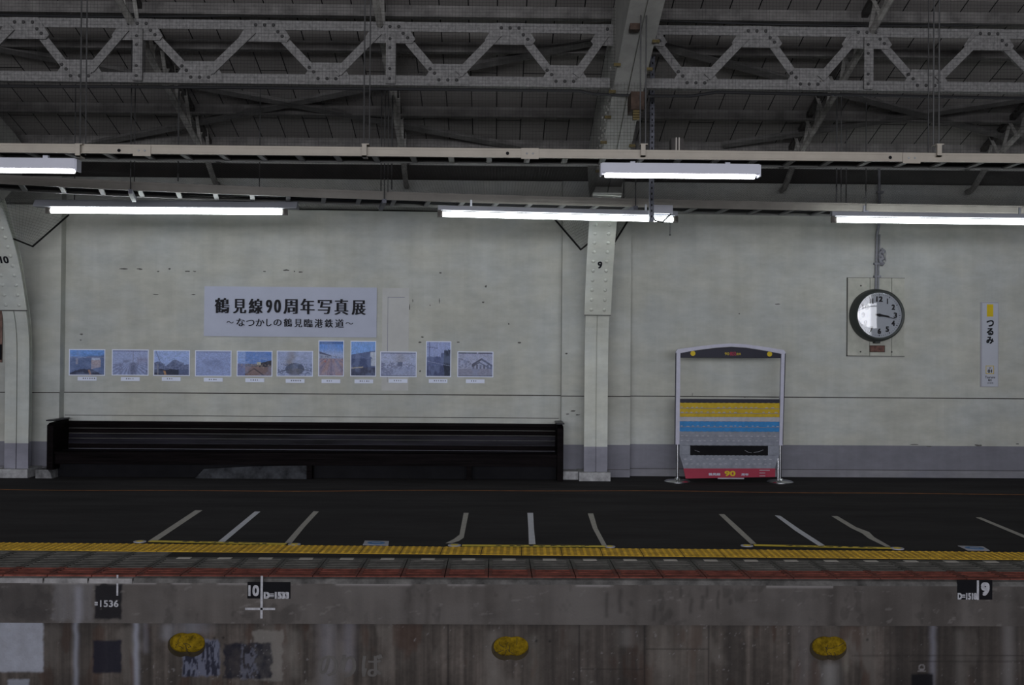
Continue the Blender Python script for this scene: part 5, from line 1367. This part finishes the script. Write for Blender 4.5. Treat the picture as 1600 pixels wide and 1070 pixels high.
# ================================================================== PAINTED MARKS ON THE COPING
EY = EDGE - .0015
def mark(name, label, black, whites, texts, grp='painted distance marks'):
    xs = [black[0], black[2]] if black else [whites[0][0], whites[0][2]]
    c0 = at_y(sum(xs) / 2, black[3] if black else whites[0][3], EY)
    t = empty(name, c0, label, 'painted mark', grp)
    if black:
        p, q = at_y(black[0], black[3], EY), at_y(black[2], black[1], EY)
        MB().box(p.x, q.x, EY - .001, EDGE + .001, p.z, q.z).build('black_patch', 'black', t)
    if whites:
        mb = MB()
        for a, b, c_, d_ in whites:
            p, q = at_y(a, d_, EY), at_y(c_, b, EY); mb.box(p.x, q.x, EY - .002, EY, p.z, q.z)
        mb.build('white_stroke', 'chalk', t)
    mb = MB()
    for s_, a, b, c_, d_, hv in texts:
        p, q = at_y(a, d_, EY), at_y(c_, b, EY); write(mb, s_, p.x, q.x, p.z, q.z, on_wall(EY - .0021), hv, hv)
    mb.build('lettering', 'chalk', t)
    return t
mark('distance_mark', 'white painted figures 1536 on the coping at the left', None, [(182, 898, 185.2, 930.5)], [('=', 148, 940, 153, 945.5, .1), ('1536', 156.5, 937.5, 185.5, 948, .03)])
mark('distance_mark', 'white painted 10 and D=1533 on a black patch of the coping', (386.5, 909, 454, 934.8), [(406.7, 899.5, 411, 966), (383, 949.5, 430, 952.5)], [('10', 388, 914, 405, 931, .05), ('D=1533', 412, 924.5, 452, 935, .09)])
mark('distance_mark', 'white painted 9 and D=1518 on a black patch of the coping at the right', (1495.5, 906, 1550.5, 936.5), [(1526, 906.5, 1529.5, 937)], [('9', 1532.5, 909.5, 1546, 930.5, .06), ('D=1518', 1496, 926, 1526, 936.5, .05)])
# raised letters of an old platform sign on the lower wall
mb = MB()
for ch, a, b, c_, d_ in (('の', 497, 1024, 528, 1056), ('り', 533, 1023, 557, 1058), ('ば', 565, 1022, 598, 1057)):
    p, q = at_y(a, d_, -5.856), at_y(c_, b, -5.856)
    write(mb, ch, p.x, q.x, p.z, q.z, on_wall(-5.8575), .035, .0)
M['old_letters'] = mat('old_letters', (.115, .108, .103), .9, var=.12, scale=14)
tag(mb.build('old_lettering', M['old_letters']), 'faint worn grey hiragana lettering on the lower platform wall', 'lettering')
# yellow stuffed drain holes
def blob(px, py, seed, label):
    c0 = at_y(px, py, -5.855); r_ = random.Random(seed)
    t = empty('drain_hole', (c0.x, -5.855, c0.z - .075), label, 'drain hole', 'stuffed drain holes in the platform wall')
    def out(sx, sz): 
        pts = []
        for k in range(40):
            a = 2 * math.pi * k / 40; ca, sa = math.cos(a), math.sin(a)
            e = abs(ca) ** 2.2 + abs(sa) ** 2.2
            q = e ** (-1 / 2.2)
            pts.append((sx * q * ca * (.86 if 1 else 1), sz * q * sa * .9 * (1 - .14 * math.exp(-(ca / .22) ** 2))))
        return pts
    o = out(.143, .092)
    MB().prism([(c0.x + x, -5.858, c0.z + z) for x, z in o], (0, .004, 0)).build('recess', 'hole', t)  # flat dark plate showing below the yellow filling
    mb = MB(); n_ = 40
    inner = [(x * .93 + .006, z * .82 + .017) for x, z in o]
    rings = [(1.0, .0), (.92, .010), (.7, .016), (.4, .017), (.15, .015)]
    for s_, h in rings:
        for k, (x, z) in enumerate(inner):
            hh = h + (.006 * (r_.random() - .5) if 0 < s_ < 1 else 0)
            mb.v.append(Vector((c0.x + x * s_, -5.859 - hh, c0.z + z * s_ + .0)))
    for i in range(len(rings) - 1):
        mb.f += [[i * n_ + k, i * n_ + (k + 1) % n_, (i + 1) * n_ + (k + 1) % n_, (i + 1) * n_ + k] for k in range(n_)]
    mb.f.append([(len(rings) - 1) * n_ + k for k in range(n_)])
    mb.build('yellow_filling', 'yellow_foam', t, smooth=True)
    mb = MB()
    for k in range(7):
        a = r_.uniform(0, 6.28); p = Vector((c0.x + r_.uniform(-.05, .05), -5.877, c0.z + r_.uniform(-.03, .03))); pts = [p]
        for q in range(3): p = p + Vector((.022 * math.cos(a), .001, .016 * math.sin(a))); a += r_.uniform(-.7, .7); pts.append(p)
        mb.tube(pts, .0022, 4)
    mb.build('crack', 'hole', t)
blob(291.5, 1007.5, 1, 'drain hole stuffed with yellow filling, at the left below the painted 10')
blob(797, 1013, 2, 'drain hole stuffed with yellow filling, in the middle of the platform wall')
blob(1294, 1013, 3, 'drain hole stuffed with yellow filling, at the right of the platform wall')
